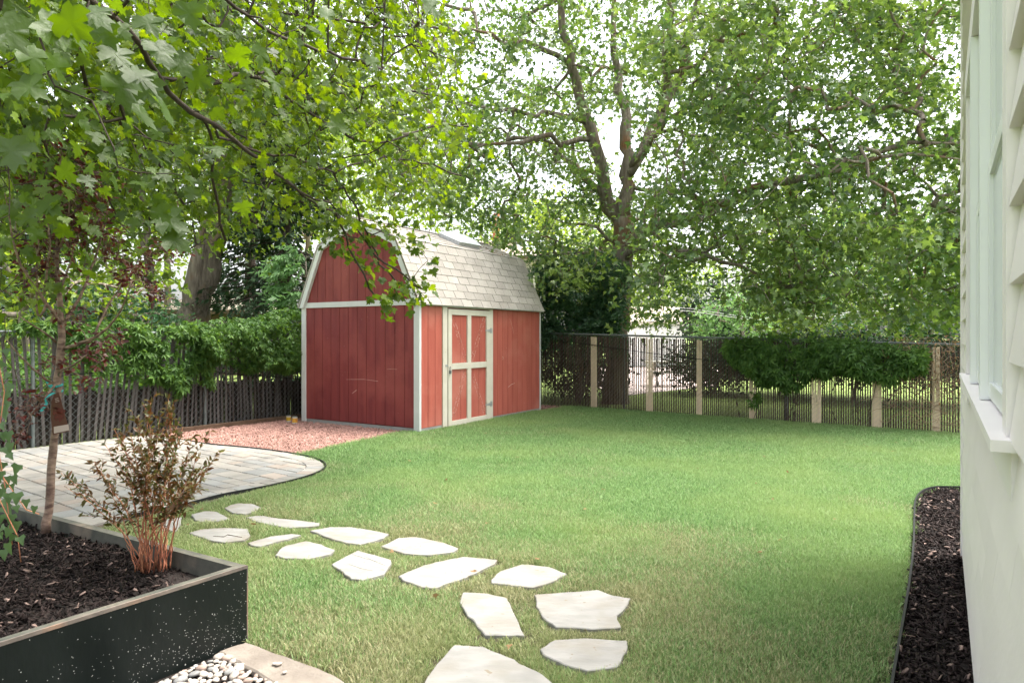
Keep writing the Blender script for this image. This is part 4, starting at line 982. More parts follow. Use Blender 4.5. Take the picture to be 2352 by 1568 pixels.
MB().box(H(SE - .06, E0 - .014, 0.05), HU * .07, HN * .09, (0, 0, 3.96)).obj("corner_trim", M['housetrim'], house)
win = MB().box(H(WS0, E0 - .004, WZ0 - .125), HU * (WS1 - WS0), HN * 0.03, (0, 0, 0.105)).obj('apron_board', M['housetrim'], house)
wn_ = MB().box(H(WS0 + .02, E0 + .022, WZ0 + .01), HU * (WS1 - WS0 - .04), HN * .006, (0, 0, WZ1 - WZ0 - .02)).obj('window', M['vinyl'], house)
MB().box(H(WS0 - .06, E0 - .040, WZ0 - .022), HU * (WS1 - WS0 + .10), HN * .062, (0, 0, .022)).obj('sill', M['housetrim'], wn_)
for s0, s1 in ((WS0, WS0 + .10), (WS1 - .10, WS1)): MB().box(H(s0, E0 - .012, WZ0 + .001), HU * (s1 - s0), HN * .03, (0, 0, WZ1 - WZ0)).obj('casing', M['housetrim'], wn_)
MB().box(H(WS0 - .02, E0 - .016, WZ1 + .002), HU * (WS1 - WS0 + .04), HN * .035, (0, 0, .12)).obj('head_casing', M['housetrim'], wn_)
sw = (WS1 - WS0 - .20) / 3
for k in range(3):
    a0 = WS0 + .10 + k * sw
    if k: MB().box(H(a0 - .022, E0 - .020, WZ0 + .002), HU * .044, HN * .028, (0, 0, WZ1 - WZ0 - .004)).obj('mullion', M['vinyl'], wn_)
    for zz0, zz1, dp in ((WZ0 + .012, (WZ0 + WZ1) / 2 + .015, .004), ((WZ0 + WZ1) / 2 - .015, WZ1 - .01, .010)):
        s0_, s1_ = a0 + .024, a0 + sw - .024; f = .045
        b = MB()
        b.box(H(s0_, E0 + dp - .002, zz0), HU * f, HN * .02, (0, 0, zz1 - zz0)); b.box(H(s1_ - f, E0 + dp - .002, zz0), HU * f, HN * .02, (0, 0, zz1 - zz0))
        b.box(H(s0_ + f, E0 + dp - .001, zz0), HU * (s1_ - s0_ - 2 * f), HN * .018, (0, 0, f)); b.box(H(s0_ + f, E0 + dp - .001, zz1 - f), HU * (s1_ - s0_ - 2 * f), HN * .018, (0, 0, f))
        b.obj('sash', M['vinyl'], wn_)
        MB().box(H(s0_ + f, E0 + dp + .008, zz0 + f), HU * (s1_ - s0_ - 2 * f), HN * .004, (0, 0, zz1 - zz0 - 2 * f)).obj('pane', M['glass'], wn_)
b = MB(); b.box(H(-1.3, E0 - .42, 4.06), HU * (SE + 1.6), HN * 5.9, (0, 0, .12)); b.obj('eave', M['housetrim'], house)
b = MB(); V = [H(-1.3, E0 - .42, 4.19), H(SE + .3, E0 - .42, 4.19), H(SE + .3, E0 + 5.5, 4.19), H(-1.3, E0 + 5.5, 4.19), H(-1.3, E0 + 2.5, 5.4), H(SE + .3, E0 + 2.5, 5.4)]
b.add(V, [(0, 4, 5, 1), (2, 5, 4, 3), (0, 3, 4), (1, 5, 2)]); b.obj('roof', M['roofbeige'], house)
# ================================================================ PLANT BUILDERS
def T_half(pts, fold=0.18, droop=0.16):
    """mirror the half outline (x>=0) into a two sided folded leaf"""
    pts = np.array(pts, float); m = len(pts)
    r = [(x, y, fold * x - droop * y * y) for x, y in pts]; l = [(-x, y, fold * x - droop * y * y) for x, y in pts[1:-1]]
    V = r + l; mid = [(0, 0.33, -droop * .11)]; V = V + mid; c = len(V) - 1; F = []
    for i in range(m - 1): F.append((c, i, i + 1))
    idl = [0] + list(range(m, m + m - 2)) + [m - 1]
    for i in range(m - 1): F.append((c, idl[i + 1], idl[i]))
    return np.array(V), np.array(F)
MAPLE_HI = T_half([(0, 0), (.16, -.10), (.40, -.10), (.34, .05), (.52, .12), (.60, .40), (.42, .38), (.36, .52), (.20, .46), (.30, .74), (.13, .72), (0, 1.0)], 0.10, 0.28)
MAPLE_LO = T_half([(0, 0), (.36, -.06), (.30, .10), (.56, .36), (.20, .44), (0, 1.0)], 0.2, 0.25)
OVAL = T_half([(0, 0), (.22, .35), (.16, .72), (0, 1.0)], 0.3, 0.2)
IVY = T_half([(0, 0), (.34, -.10), (.46, .20), (.28, .34), (.16, .62), (0, .95)], 0.12, 0.2)
def join_t(parts):
    V, F, n = [], [], 0
    for v, f in parts: V.append(v); F.append(f + n); n += len(v)
    return np.vstack(V), np.vstack(F)
def placed_t(t, ang, s, off_=(0, 0, 0), tilt=0.0):
    v, f = t; c, s_ = cos(ang), sin(ang); v = v * s; v2 = v.copy(); v2[:, 0] = v[:, 0] * c + v[:, 1] * s_; v2[:, 1] = -v[:, 0] * s_ + v[:, 1] * c
    v2[:, 2] -= tilt * np.hypot(v2[:, 0], v2[:, 1]) ** 2; return v2 + np.array(off_), f
LEAFLET = (np.array([(0, 0, 0), (.17, .45, .03), (0, 1, -.12), (-.17, .45, .03)]), np.array([(0, 1, 2), (0, 2, 3)]))
PALM = join_t([placed_t(LEAFLET, a, s, tilt=.25) for a, s in ((0, 1), (.75, .9), (-.75, .9), (1.5, .65), (-1.5, .65))])
PINN = join_t([placed_t(LEAFLET, a, .34 * (1 - .3 * abs(k / 7 - .4)), (0, .12 + .11 * k, -.3 * (.12 + .11 * k) ** 2)) for k in range(8) for a in (1.15, -1.15)] + [placed_t(LEAFLET, 0, .3, (0, .92, -.28))])
NEED = (np.array([(-.06, 0, 0), (.06, 0, 0), (.03, 1, -.1), (-.22, .55, .05), (.22, .5, .04), (0, .2, .0)]), np.array([(0, 1, 2), (5, 3, 2), (5, 2, 4)]))
def unit(a): return a / (np.linalg.norm(a, axis=-1, keepdims=True) + 1e-9)
def leaf_frames(tip, nrm):
    tip = unit(tip); sd = unit(np.cross(tip, nrm)); nz = np.cross(sd, tip); return np.stack([sd, tip, nz], 2)   # columns
def leaf_mesh(pos, Rm, size, T):
    v, f = T; n = len(pos)
    vv = np.repeat(v[None], n, 0); vv[:, :, 2] += rng.normal(0, .055, (n, len(v))); vv[:, :, 0] *= rng.uniform(.8, 1.12, (n, 1)); vv[:, :, 2] -= rng.uniform(-.05, .3, (n, 1)) * vv[:, :, 0] ** 2
    V = np.einsum('nij,nkj->nki', Rm, vv) * np.asarray(size)[:, None, None] + pos[:, None, :]
    F = f[None] + (np.arange(n) * len(v))[:, None, None]
    return V.reshape(-1, 3), F.reshape(-1, f.shape[1])
def rand_leaves(n, down=0.5, out=None, up=1.0, spread=0.75):
    """tip directions droop and point outward; normals lean up"""
    tip = rng.normal(size=(n, 3)) * np.array([1, 1, .45]); tip[:, 2] -= down
    if out is not None: tip += out
    nrm = rng.normal(size=(n, 3)) * spread; nrm[:, 2] += up
    return leaf_frames(tip, nrm)
def resample(pts, rad, step):
    pts = np.array(pts, float); L = np.linalg.norm(np.diff(pts, axis=0), axis=1); c = np.concatenate([[0], np.cumsum(L)]); n = max(2, int(c[-1] / step) + 1); t = np.linspace(0, c[-1], n)
    # catmull-rom like smoothing through numpy interpolation of a refined polyline
    q = np.stack([np.interp(t, c, pts[:, k]) for k in range(3)], 1); r = np.interp(t, c, rad)
    for _ in range(2): q[1:-1] = q[1:-1] * .5 + (q[:-2] + q[2:]) * .25
    return q, r
def limb_tubes(b, limbs, n=7, step=0.35, wob=0.0):
    nodes, nr = [], []
    for pts, rad in limbs:
        q, r = resample(pts, rad, step)
        if wob: q[1:-1] += rng.normal(0, wob, (len(q) - 2, 3)) * r[1:-1, None] / max(r.max(), 1e-6)
        b.tube(q, r * (1 + rng.uniform(-.06, .06, len(r))), n); nodes += list(q); nr += list(r)
    return np.array(nodes), np.array(nr)
def grow(b, nodes, nrad, targets, rmin=0.004, maxr=0.05, droop=0.1, n=3, wob=0.12):
    """join every target to the nearest wood already there; returns twig direction at each target"""
    N = len(nodes); T = len(targets); d0 = np.array([np.min(np.linalg.norm(nodes - t, axis=1)) for t in targets]); order = np.argsort(d0)
    P_ = np.zeros((N + 2 * T, 3)); P_[:N] = nodes; par = -np.ones(N + 2 * T, int); cnt = np.zeros(N + 2 * T); m = N; dirs = np.zeros((T, 3))
    isT = {}
    for ti in order:
        t = targets[ti]; d = np.linalg.norm(P_[:m] - t, axis=1); j = int(np.argmin(d)); L = d[j]
        mid = (P_[j] + t) / 2 + rng.normal(0, wob * L, 3) + np.array([0, 0, droop * L]); P_[m] = mid; par[m] = j; P_[m + 1] = t; par[m + 1] = m; dirs[ti] = t - mid; m += 2
    cnt[:m] = 0
    for i in range(m - 1, N - 1, -1):
        cnt[i] += 1
        if par[i] >= N: cnt[par[i]] += cnt[i]
    rad = np.clip(rmin * np.sqrt(cnt), rmin, maxr)
    for i in range(N, m):
        j = par[i]; r0 = rad[j] if j >= N else min(nrad[j] * .8, rad[i] * 1.25); b.tube([P_[j], P_[i]], [min(r0, rad[i] * 1.4), rad[i] * .9], n if rad[i] < .02 else 5, cap=False)
    return dirs
def crown_obj(name, mesh, m, parent, kind='stuff', label=None):
    V, F = mesh; o0_ = org(parent); o = link(name, mesh_np(name, V - o0_, F), m, parent, loc=o0_); return tag(o, label, kind=kind)
def wood(b, name, m, parent): return b.obj(name, m, parent, smooth=True)

# ================================================================ BIG MAPLE BEHIND THE RIGHT FENCE
TY = 15.6
bigm = thing('maple_tree', 'huge spreading maple tree rising behind the right fence, its fork against the sky', 'tree', P(1412, 935, TY))
def limb(pts, w):   # px,py,Y with widths in px
    return [P(x, y, Y) for x, y, Y in pts], [max(w_ / 2 * Y / FP, .01) for w_, (x, y, Y) in zip(w, pts)]
trunk = [limb([(1412, 945, TY), (1414, 900, TY), (1420, 760, TY), (1433, 620, TY), (1434, 540, TY), (1430, 500, TY)], [70, 56, 48, 44, 46, 50])]
limbs = [
 limb([(1428, 510, TY), (1408, 470, TY), (1375, 380, TY - .3), (1352, 290, TY - .6), (1330, 210, TY - .8), (1302, 110, TY - 1), (1285, 0, TY - 1), (1270, -150, TY)], [34, 32, 30, 27, 24, 20, 16, 10]),
 limb([(1434, 510, TY), (1440, 440, TY), (1444, 370, TY), (1440, 290, TY + .3), (1424, 200, TY + .6), (1410, 120, TY + 1), (1412, 0, TY + 1), (1405, -150, TY + 1)], [34, 32, 29, 25, 20, 16, 12, 8]),
 limb([(1446, 400, TY), (1490, 320, TY + .5), (1520, 260, TY + .8), (1556, 170, TY + 1), (1600, 60, TY + 1), (1612, -120, TY + 1)], [22, 26, 26, 24, 18, 10]),
 limb([(1520, 260, TY + .8), (1532, 160, TY + .3), (1536, 70, TY), (1545, -30, TY), (1555, -180, TY)], [16, 18, 16, 14, 8]),
 limb([(1536, 115, TY), (1575, 95, TY - .5), (1640, 88, TY - 1), (1760, 82, TY - 1.6), (1850, 60, TY - 2)], [12, 12, 11, 8, 4]),
 limb([(1448, 380, TY), (1475, 335, TY - .3), (1500, 315, TY - .5), (1560, 250, TY - 1.5), (1700, 190, TY - 3)], [16, 14, 12, 10, 4]),
 limb([(1436, 570, TY), (1490, 530, TY - .8), (1560, 495, TY - 1.8), (1660, 465, TY - 2.8), (1760, 430, TY - 3.6), (1870, 398, TY - 4), (1960, 372, TY - 4.2), (2010, 345, TY - 4.4), (2090, 325, TY - 4.6), (2200, 330, TY - 4.8)], [26, 24, 22, 21, 20, 18, 16, 14, 9, 5]),
 limb([(1870, 398, TY - 4), (1950, 385, TY - 4.3), (2040, 355, TY - 4.8), (2140, 345, TY - 5), (2260, 390, TY - 5)], [10, 11, 8, 6, 4]),
 limb([(1434, 600, TY), (1480, 560, TY - 1), (1560, 570, TY - 2.2), (1660, 600, TY - 3.2), (1780, 640, TY - 3.8)], [18, 16, 13, 9, 4]),
 limb([(1425, 490, TY), (1385, 445, TY + .2), (1350, 415, TY + .3), (1312, 372, TY + .3), (1270, 330, TY + .2)], [20, 18, 17, 11, 6]),
 limb([(1395, 410, TY - .1), (1360, 405, TY), (1315, 385, TY)], [10, 8, 4]),
 limb([(1352, 320, TY - .5), (1330, 318, TY - .7), (1250, 322, TY - 1.2), (1160, 320, TY - 1.8), (1080, 345, TY - 2)], [13, 13, 12, 8, 4]),
 limb([(1340, 280, TY - .6), (1310, 268, TY - .8), (1240, 262, TY - 1.4), (1150, 258, TY - 2), (1070, 240, TY - 2.4)], [12, 12, 11, 8, 4]),
 limb([(1300, 140, TY - 1), (1255, 112, TY - 1.4), (1180, 92, TY - 1.8), (1130, 80, TY - 2), (1060, 60, TY - 2.4)], [12, 12, 10, 8, 4]),
 limb([(1424, 600, TY), (1380, 575, TY - .4), (1300, 580, TY - .8), (1240, 585, TY - 1)], [10, 9, 7, 4]),
 limb([(1420, 560, TY), (1370, 520, TY - .2), (1330, 530, TY - .4), (1270, 500, TY - .6)], [9, 8, 6, 3]),
]
b = MB(); n1_, r1_ = limb_tubes(b, trunk, 14, .25, 0.02); tr_ = wood(b, 'trunk', M['bark'], bigm)
nodes, nrad = [n1_[-3:]], [r1_[-3:]]
for lb in limbs:
    b = MB(); a_, c_ = limb_tubes(b, [lb], 8, .35, 0.07); wood(b, 'limb', M['bark'], bigm); nodes.append(a_[2:]); nrad.append(c_[2:])
nodes = np.vstack(nodes); nrad = np.concatenate(nrad)
low_x = [700, 930, 1000, 1100, 1180, 1250, 1300, 1400, 1480, 1540, 1565, 1600, 1700, 1730, 1760, 1900, 2240, 2600]
low_y = [300, 470, 500, 545, 600, 640, 690, 730, 775, 765, 700, 655, 660, 700, 765, 790, 790, 760]
holes = [(1405, 300, 42, 60, 1), (1420, 370, 26, 50, 1), (1465, 395, 22, 60, .85), (1500, 20, 50, 34, 1), (1272, 158, 32, 30, .95), (1288, 430, 45, 34, .7), (1345, 520, 60, 36, .65), (1240, 400, 30, 26, .6),
         (2005, 300, 60, 32, .95), (1915, 300, 36, 28, .85), (2195, 120, 34, 75, .95), (2185, 230, 30, 60, .7), (1950, 130, 30, 36, .6), (1750, 500, 30, 22, .5), (1790, 190, 26, 22, .5), (1590, 255, 26, 24, .6), (1660, 610, 50, 24, .5),
         (1640, 700, 70, 60, .97), (1570, 640, 40, 30, .6), (1130, 410, 30, 24, .4), (2090, 60, 24, 30, .6), (2060, 470, 30, 20, .4), (1440, 430, 22, 80, .6), (1880, 470, 26, 16, .5), (1350, 60, 24, 26, .6), (1460, 640, 20, 40, .5)]
front_of = []
for pts_, _r in trunk + limbs[:3]:      # the main stems stay mostly bare
    a_ = sorted([(HY - (p_[2] - EYE) / p_[1] * FP, CX + p_[0] / p_[1] * FP) for p_ in pts_]); front_of.append(([q_[1] for q_ in a_], [q_[0] for q_ in a_], TY, 44 if len(front_of) == 0 else 27))
def maple_targets(n):
    out = []
    while len(out) < n:
        px = rng.uniform(760, 2420); py = rng.uniform(-240, 790); Y = rng.uniform(10.2, 20.5)
        if py > np.interp(px, low_x, low_y) + rng.normal(0, 14): continue
        p = P(px, py, Y); e = ((p[0] - 4.0) / 9.5) ** 2 + ((Y - 15) / 5.6) ** 2 + ((p[2] - 5.5) / 5.6) ** 2
        if e > 1.05: continue
        if px < 1450 and Y < 12.8 + max(0, (1200 - px)) * .004: continue     # keeps clear of the shed
        if p[2] < 1.75: continue
        nz_ = mnoise.noise(Vector((p[0] * .75, p[1] * .75, p[2] * 1.15)))
        if nz_ < -.04 and rng.random() < .72: continue
        if any(((px - h[0]) / (h[2] * 1.02)) ** 2 + ((py - h[1]) / (h[3] * 1.02)) ** 2 < 1 and rng.random() < h[4] for h in holes): continue
        if any(Y < l_[2] + .2 and abs(px - np.interp(py, l_[1], l_[0])) < (l_[3] if py < 612 else 20) and l_[1][0] < py < l_[1][-1] and rng.random() < .78 for l_ in front_of): continue
        if abs(px - 1420) < 34 and Y < TY - .3 and 180 < py < 610 and rng.random() < .75: continue
        if px > 1500 and py > 380 and rng.random() < .45 and Y > 14: continue
        out.append(p)
    return np.array(out)
tg = maple_targets(2700)
b = MB(); dr = grow(b, nodes, nrad, tg, 0.0045, .05, 0.06)
wood(b, 'twigs', M['bark'], bigm)['kind'] = 'stuff'
k = 27; n = len(tg) * k; dv = unit(dr).repeat(k, 0)
pos = tg.repeat(k, 0) + rng.normal(0, 1, (n, 3)) * np.array([.27, .27, .14]) - dv * rng.uniform(0, .25, (n, 1)); pos[:, 2] -= .25 * (rng.uniform(0, 1, n) ** 2)
Rm = rand_leaves(n, 0.55, dv * .6, 1.0, .62)
crown_obj('crown', leaf_mesh(pos, Rm, rng.uniform(.075, .15, n), MAPLE_LO), M['mapleleaf'], bigm)

# ================================================================ FRONT MAPLE, ITS BOUGHS SWEEPING IN FROM THE UPPER LEFT
fm = thing('maple_tree', 'nearer maple whose boughs sweep in from the upper left over the shed gable', 'tree', (-6.2, 4.2, 0))
tb = [([(-6.2, 4.2, 0), (-6.15, 4.3, 1.5), (-5.9, 4.4, 3.2), (-5.6, 4.6, 5.2)], [.24, .2, .17, .12])]
b = MB(); limb_tubes(b, tb, 12, .3, .02); wood(b, 'trunk', M['bark'], fm)
Z7 = lambda x, y, Y: (x * .469, y * .469, Y)
Z1 = lambda x, y, Y: (643 + x * .34, 496 + y * .34, Y)
fl_b = [
 limb([(-900, -500, 4.4), (-200, -140, 3.3), Z7(480, 0, 2.9), Z7(600, 100, 3.0), Z7(700, 250, 3.3), Z7(830, 480, 3.7), Z7(1000, 590, 4.1), Z7(1150, 680, 4.5), Z7(1270, 790, 4.9), Z7(1340, 840, 5.1), Z7(1420, 900, 5.5), Z7(1500, 965, 5.9), Z7(1620, 990, 6.3)], [24, 20, 16, 15, 14, 13, 12, 11, 9, 8, 7, 5, 3]),
 limb([(-700, -700, 4.4), (200, -160, 3.6), Z7(1140, 0, 3.6), Z7(1230, 110, 3.9), Z7(1380, 190, 4.2), Z7(1550, 240, 4.5), Z7(1700, 290, 4.8), Z7(1870, 340, 5.1)], [16, 12, 8, 8, 8, 7, 5, 3]),
 limb([(-500, -200, 4.5), (0, 60, 4.2), Z7(640, 330, 4.2), Z7(1000, 430, 4.6), Z7(1130, 380, 4.9), Z7(1210, 345, 5.1), Z7(1320, 395, 5.3), Z7(1380, 470, 5.5), Z7(1500, 540, 5.8), Z7(1640, 640, 6.2), Z7(1760, 690, 6.5), Z7(1880, 710, 6.8), Z7(2000, 660, 7.0), Z7(2170, 600, 7.2)], [18, 16, 13, 12, 11, 10, 9, 8, 7, 6, 6, 5, 4, 2]),
 limb([Z7(1000, 590, 4.1), Z7(1100, 700, 4.6), Z7(1400, 760, 5.4), Z7(1640, 850, 6.2), Z7(1740, 1000, 6.8), Z1(620, 200, 7.2), Z1(680, 350, 7.4), Z1(780, 440, 7.5)], [7, 7, 6, 5, 4.5, 4, 3, 2]),
 limb([Z7(1480, 960, 6.0), Z1(430, 20, 6.6), Z1(560, 110, 6.9), Z1(620, 260, 7.1), Z1(830, 390, 7.3), Z1(900, 430, 7.4), Z1(980, 500, 7.5)], [5, 4.5, 4, 3.5, 3, 3, 2]),
 limb([Z1(380, -20, 6.4), Z1(440, 130, 6.7), Z1(520, 330, 6.9), Z1(590, 440, 7.0), Z1(660, 560, 7.1)], [4, 3.5, 3, 2.5, 2]),
 limb([Z7(370, 200, 3.5), Z7(400, 400, 3.9), Z7(560, 580, 4.4), Z7(650, 620, 4.7), Z7(740, 700, 5.0), Z7(830, 900, 5.3), Z7(900, 1000, 5.5)], [10, 9, 8, 6, 5, 4, 2]),
 limb([(-100, -120, 4.0), Z7(30, 170, 4.2), Z7(65, 400, 4.4), Z7(100, 560, 4.6), Z7(140, 660, 4.8), Z7(160, 900, 5)], [12, 10, 9, 8, 6, 3]),
 limb([Z7(1000, 590, 4.2), Z7(1045, 700, 4.6), Z7(1015, 820, 4.8), Z7(1050, 940, 5.0), Z7(1070, 1030, 5.1), Z7(1105, 1180, 5.2)], [6, 6, 5, 5, 4, 2]),
 limb([(-300, 0, 4.6), Z7(60, 500, 4.9), Z7(300, 760, 5.2), Z7(560, 900, 5.6), Z7(760, 1100, 6.0), Z7(900, 1240, 6.3)], [9, 8, 7, 5, 4, 2]),
 limb([(-100, -200, 5.5), Z7(800, 40, 5.6), Z7(1300, 60, 6.0), Z7(1700, 100, 6.4), Z7(2000, 150, 6.8), Z7(2160, 300, 7.1)], [9, 8, 7, 6, 5, 3]),
 limb([Z7(1210, 345, 5.1), Z7(1400, 360, 5.6), Z7(1640, 420, 6.2), Z7(1900, 430, 6.8), Z7(2200, 470, 7.4)], [6, 5, 4, 4, 2]),
 limb([Z7(1640, 850, 6.2), Z7(1830, 760, 6.8), Z7(2060, 800, 7.4), Z7(2260, 860, 7.8)], [4, 3.5, 3, 2]),
]
nodes, nrad = [], []
for lb in fl_b:
    b = MB(); a_, c_ = limb_tubes(b, [lb], 7, .14, 0.012); wood(b, 'bough', M['barkdark'], fm); nodes.append(a_); nrad.append(c_)
nodes = np.vstack(nodes); nrad = np.concatenate(nrad)
reg = [(-60, -80), (600, -80), (960, -60), (1005, 0), (1030, 60), (1050, 180), (1100, 280), (1090, 330), (1040, 360), (1085, 415), (1000, 450), (970, 520), (930, 560), (860, 545), (790, 560), (740, 540), (690, 470), (640, 520), (600, 590), (560, 610), (500, 570), (430, 560), (380, 610), (330, 640), (200, 640), (-60, 700)]
def fm_targets(n):
    out = []
    while len(out) < n:
        px, py = rng.uniform(-60, 1110), rng.uniform(-80, 700)
        if not inpoly(np.array([px]), np.array([py]), reg)[0]: continue
        # thinner low down
        if rng.random() < np.clip((py - 300) / 420, 0, .62): continue
        t = np.clip((px + 0.6 * py) / 1300, 0, 1); Y = 3.4 + 4.0 * t + rng.normal(0, .8) + (rng.random() < .35) * 1.2
        Y = np.clip(Y, 2.9, 8.6); p = P(px, py, Y)
        if p[2] < 1.7: continue
        out.append(p)
    return np.array(out)
tg = fm_targets(1500)
low = [(Z1(*q)) for q in [(470, 60, 6.7), (560, 90, 6.8), (620, 130, 7.0), (700, 90, 7.0), (760, 60, 7.1), (900, 30, 7.1), (1010, 60, 7.2), (470, 260, 6.9), (460, 290, 6.9), (550, 260, 7.0), (740, 180, 7.2), (735, 330, 7.3), (650, 300, 7.1), (600, 400, 7.0), (550, 350, 7.0), (640, 520, 7.1), (690, 570, 7.1), (720, 500, 7.3), (800, 460, 7.4), (790, 500, 7.4), (850, 400, 7.4), (900, 420, 7.4), (930, 470, 7.4), (990, 450, 7.5), (985, 520, 7.5), (920, 540, 7.5), (850, 510, 7.5), (840, 590, 7.5), (1000, 300, 7.4), (930, 170, 7.2), (960, 190, 7.3), (400, 160, 6.7), (380, 230, 6.7), (330, 130, 6.6), (280, 60, 6.4), (350, 40, 6.5), (880, 480, 7.4), (700, 640, 7.2)]]
tl = np.array([P(*q) for q in low])
tg2 = np.vstack([tg, tl]); b = MB(); dr = grow(b, nodes, nrad, tg2, 0.0016, .012, 0.05, 3, .10)
wood(b, 'twigs', M['barkdark'], fm)['kind'] = 'stuff'
kk = np.concatenate([np.where(tg[:, 1] > 5.4, 11, 6), np.full(len(tl), 5)]); n = int(kk.sum()); base = np.repeat(np.arange(len(tg2)), kk); dv = unit(dr)[base]
sp_ = np.repeat(np.concatenate([np.full(len(tg), .13), np.full(len(tl), .065)]), kk)[:, None]
pos = tg2[base] + rng.normal(0, 1, (n, 3)) * sp_ * np.array([1, 1, .7]); pos[:, 2] -= .02
wind = np.array([.85, .12, -.6])
Rm = rand_leaves(n, 0.5, dv * .4 + wind, .85, .65); size = rng.uniform(.038, .082, n); size[kk.repeat(kk) == 5] *= 1.35; size[kk.repeat(kk) == 11] *= .88; size[kk.repeat(kk) == 6] *= 1.08
# the crown goes on overhead, unseen, thickened to shade the boughs and planter corner
ov = []
while len(ov) < 1050:
    x_, y_ = rng.uniform(-8.5, .2), rng.uniform(1.6, 9.5)
    if x_ > -2.2 + .12 * y_ and rng.random() < .75: continue
    lo_ = EYE + .50 * y_ + .35
    if abs(x_ / y_) > .78: lo_ = 2.9
    ov.append((x_, y_, rng.uniform(lo_, lo_ + 1.7)))
ov = np.array(ov); kv = 9; nv_ = len(ov) * kv; dmid = np.array([nodes[np.argmin(np.linalg.norm(nodes - q_, axis=1))] for q_ in ov[::3]]); b = MB()
for q_, m_ in zip(ov[::3], dmid): b.tube([m_, (m_ + q_) / 2 + (0, 0, .1), q_], [.008, .006, .003], 3, cap=False)
wood(b, 'upper_branches', M['barkdark'], fm)['kind'] = 'stuff'
crown_obj('upper_crown', leaf_mesh(ov.repeat(kv, 0) + rng.normal(0, .2, (nv_, 3)) * np.array([1, 1, .5]), rand_leaves(nv_, .4, None, 1, .5), rng.uniform(.09, .15, nv_), MAPLE_LO), M['frontleaf'], fm)
# a handful of big near leaves along the first bough
near = [(300, 160, 2.5, .13), (355, 225, 2.5, .12), (265, 175, 2.5, .14), (300, 245, 2.6, .12), (355, 100, 2.5, .11), (160, 60, 2.3, .12), (90, 50, 2.2, .13), (230, 60, 2.5, .11), (20, 320, 2.3, .12), (120, 130, 2.4, .11), (370, 500, 3.2, .15), (385, 540, 3.2, .13), (400, 130, 2.8, .11), (60, 110, 2.5, .12), (200, 20, 2.4, .12), (330, 40, 2.7, .11), (5, 40, 2.2, .13), (45, 190, 2.5, .12), (140, 30, 2.2, .12), (250, 110, 2.5, .12), (440, 170, 2.9, .11), (330, 190, 2.6, .11), (480, 60, 3.0, .11), (400, 40, 2.8, .11), (140, 380, 3.0, .11), (100, 460, 3.1, .11), (760, 280, 3.6, .12), (905, 200, 3.8, .11), (740, 20, 3.3, .12), (980, 0, 3.6, .13), (850, 130, 3.6, .10), (540, 110, 3.0, .11), (600, 110, 3.2, .11), (700, 60, 3.3, .11), (620, 180, 3.4, .11), (430, 10, 2.8, .12)]
npz = np.array([P(x, y, Y) for x, y, Y, s_ in near]); ns = np.array([q[3] for q in near])
nR = leaf_frames(rng.normal(0, .3, (len(near), 3)) + np.array([.8, .1, -.9]), rng.normal(0, .45, (len(near), 3)) + np.array([.1, -.55, .75]))
pos = np.vstack([npz, pos]); Rm = np.concatenate([nR, Rm]); size = np.concatenate([ns, size])
score = size / pos[:, 1]; pxs = CX + pos[:, 0] / pos[:, 1] * FP; pys = HY - (pos[:, 2] - EYE) / pos[:, 1] * FP
score[(pxs < -30) | (pys < -30)] = 0; od = np.argsort(-score); top, rest_ = od[:300], od[300:]
lv = []
for i in range(4):
    v, f = MAPLE_HI; v = v.copy(); v[:, 2] += .05 * np.sin(v[:, 0] * 7 + i) + .04 * np.cos(v[:, 1] * 6 + i * 2); v[:, 0] *= .95 + .06 * i
    pt = MB(); pt.tube([(0, -.55, .12), (0, -.25, .05), (0, 0, 0)], .009, 3, cap=False); pv = np.array(pt.V); pf = []
    for q in pt.F: pf += [(q[0], q[1], q[2]), (q[0], q[2], q[3])]
    me = mesh_np('leaf', np.vstack([v, pv]), np.vstack([f, np.array(pf) + len(v)])); me.materials.append(M['frontleaf']); lv.append(me)
for i in top:
    o = bpy.data.objects.new('leaf', R.choice(lv)); COL.objects.link(o); o.parent = fm; m4 = Matrix.Identity(4)
    for a_ in range(3):
        for c_ in range(3): m4[a_][c_] = float(Rm[i, a_, c_] * size[i])
        m4[a_][3] = float(pos[i, a_] - org(fm)[a_])
    o.matrix_basis = m4
crown_obj('crown', leaf_mesh(pos[rest_], Rm[rest_], size[rest_], MAPLE_HI), M['frontleaf'], fm)

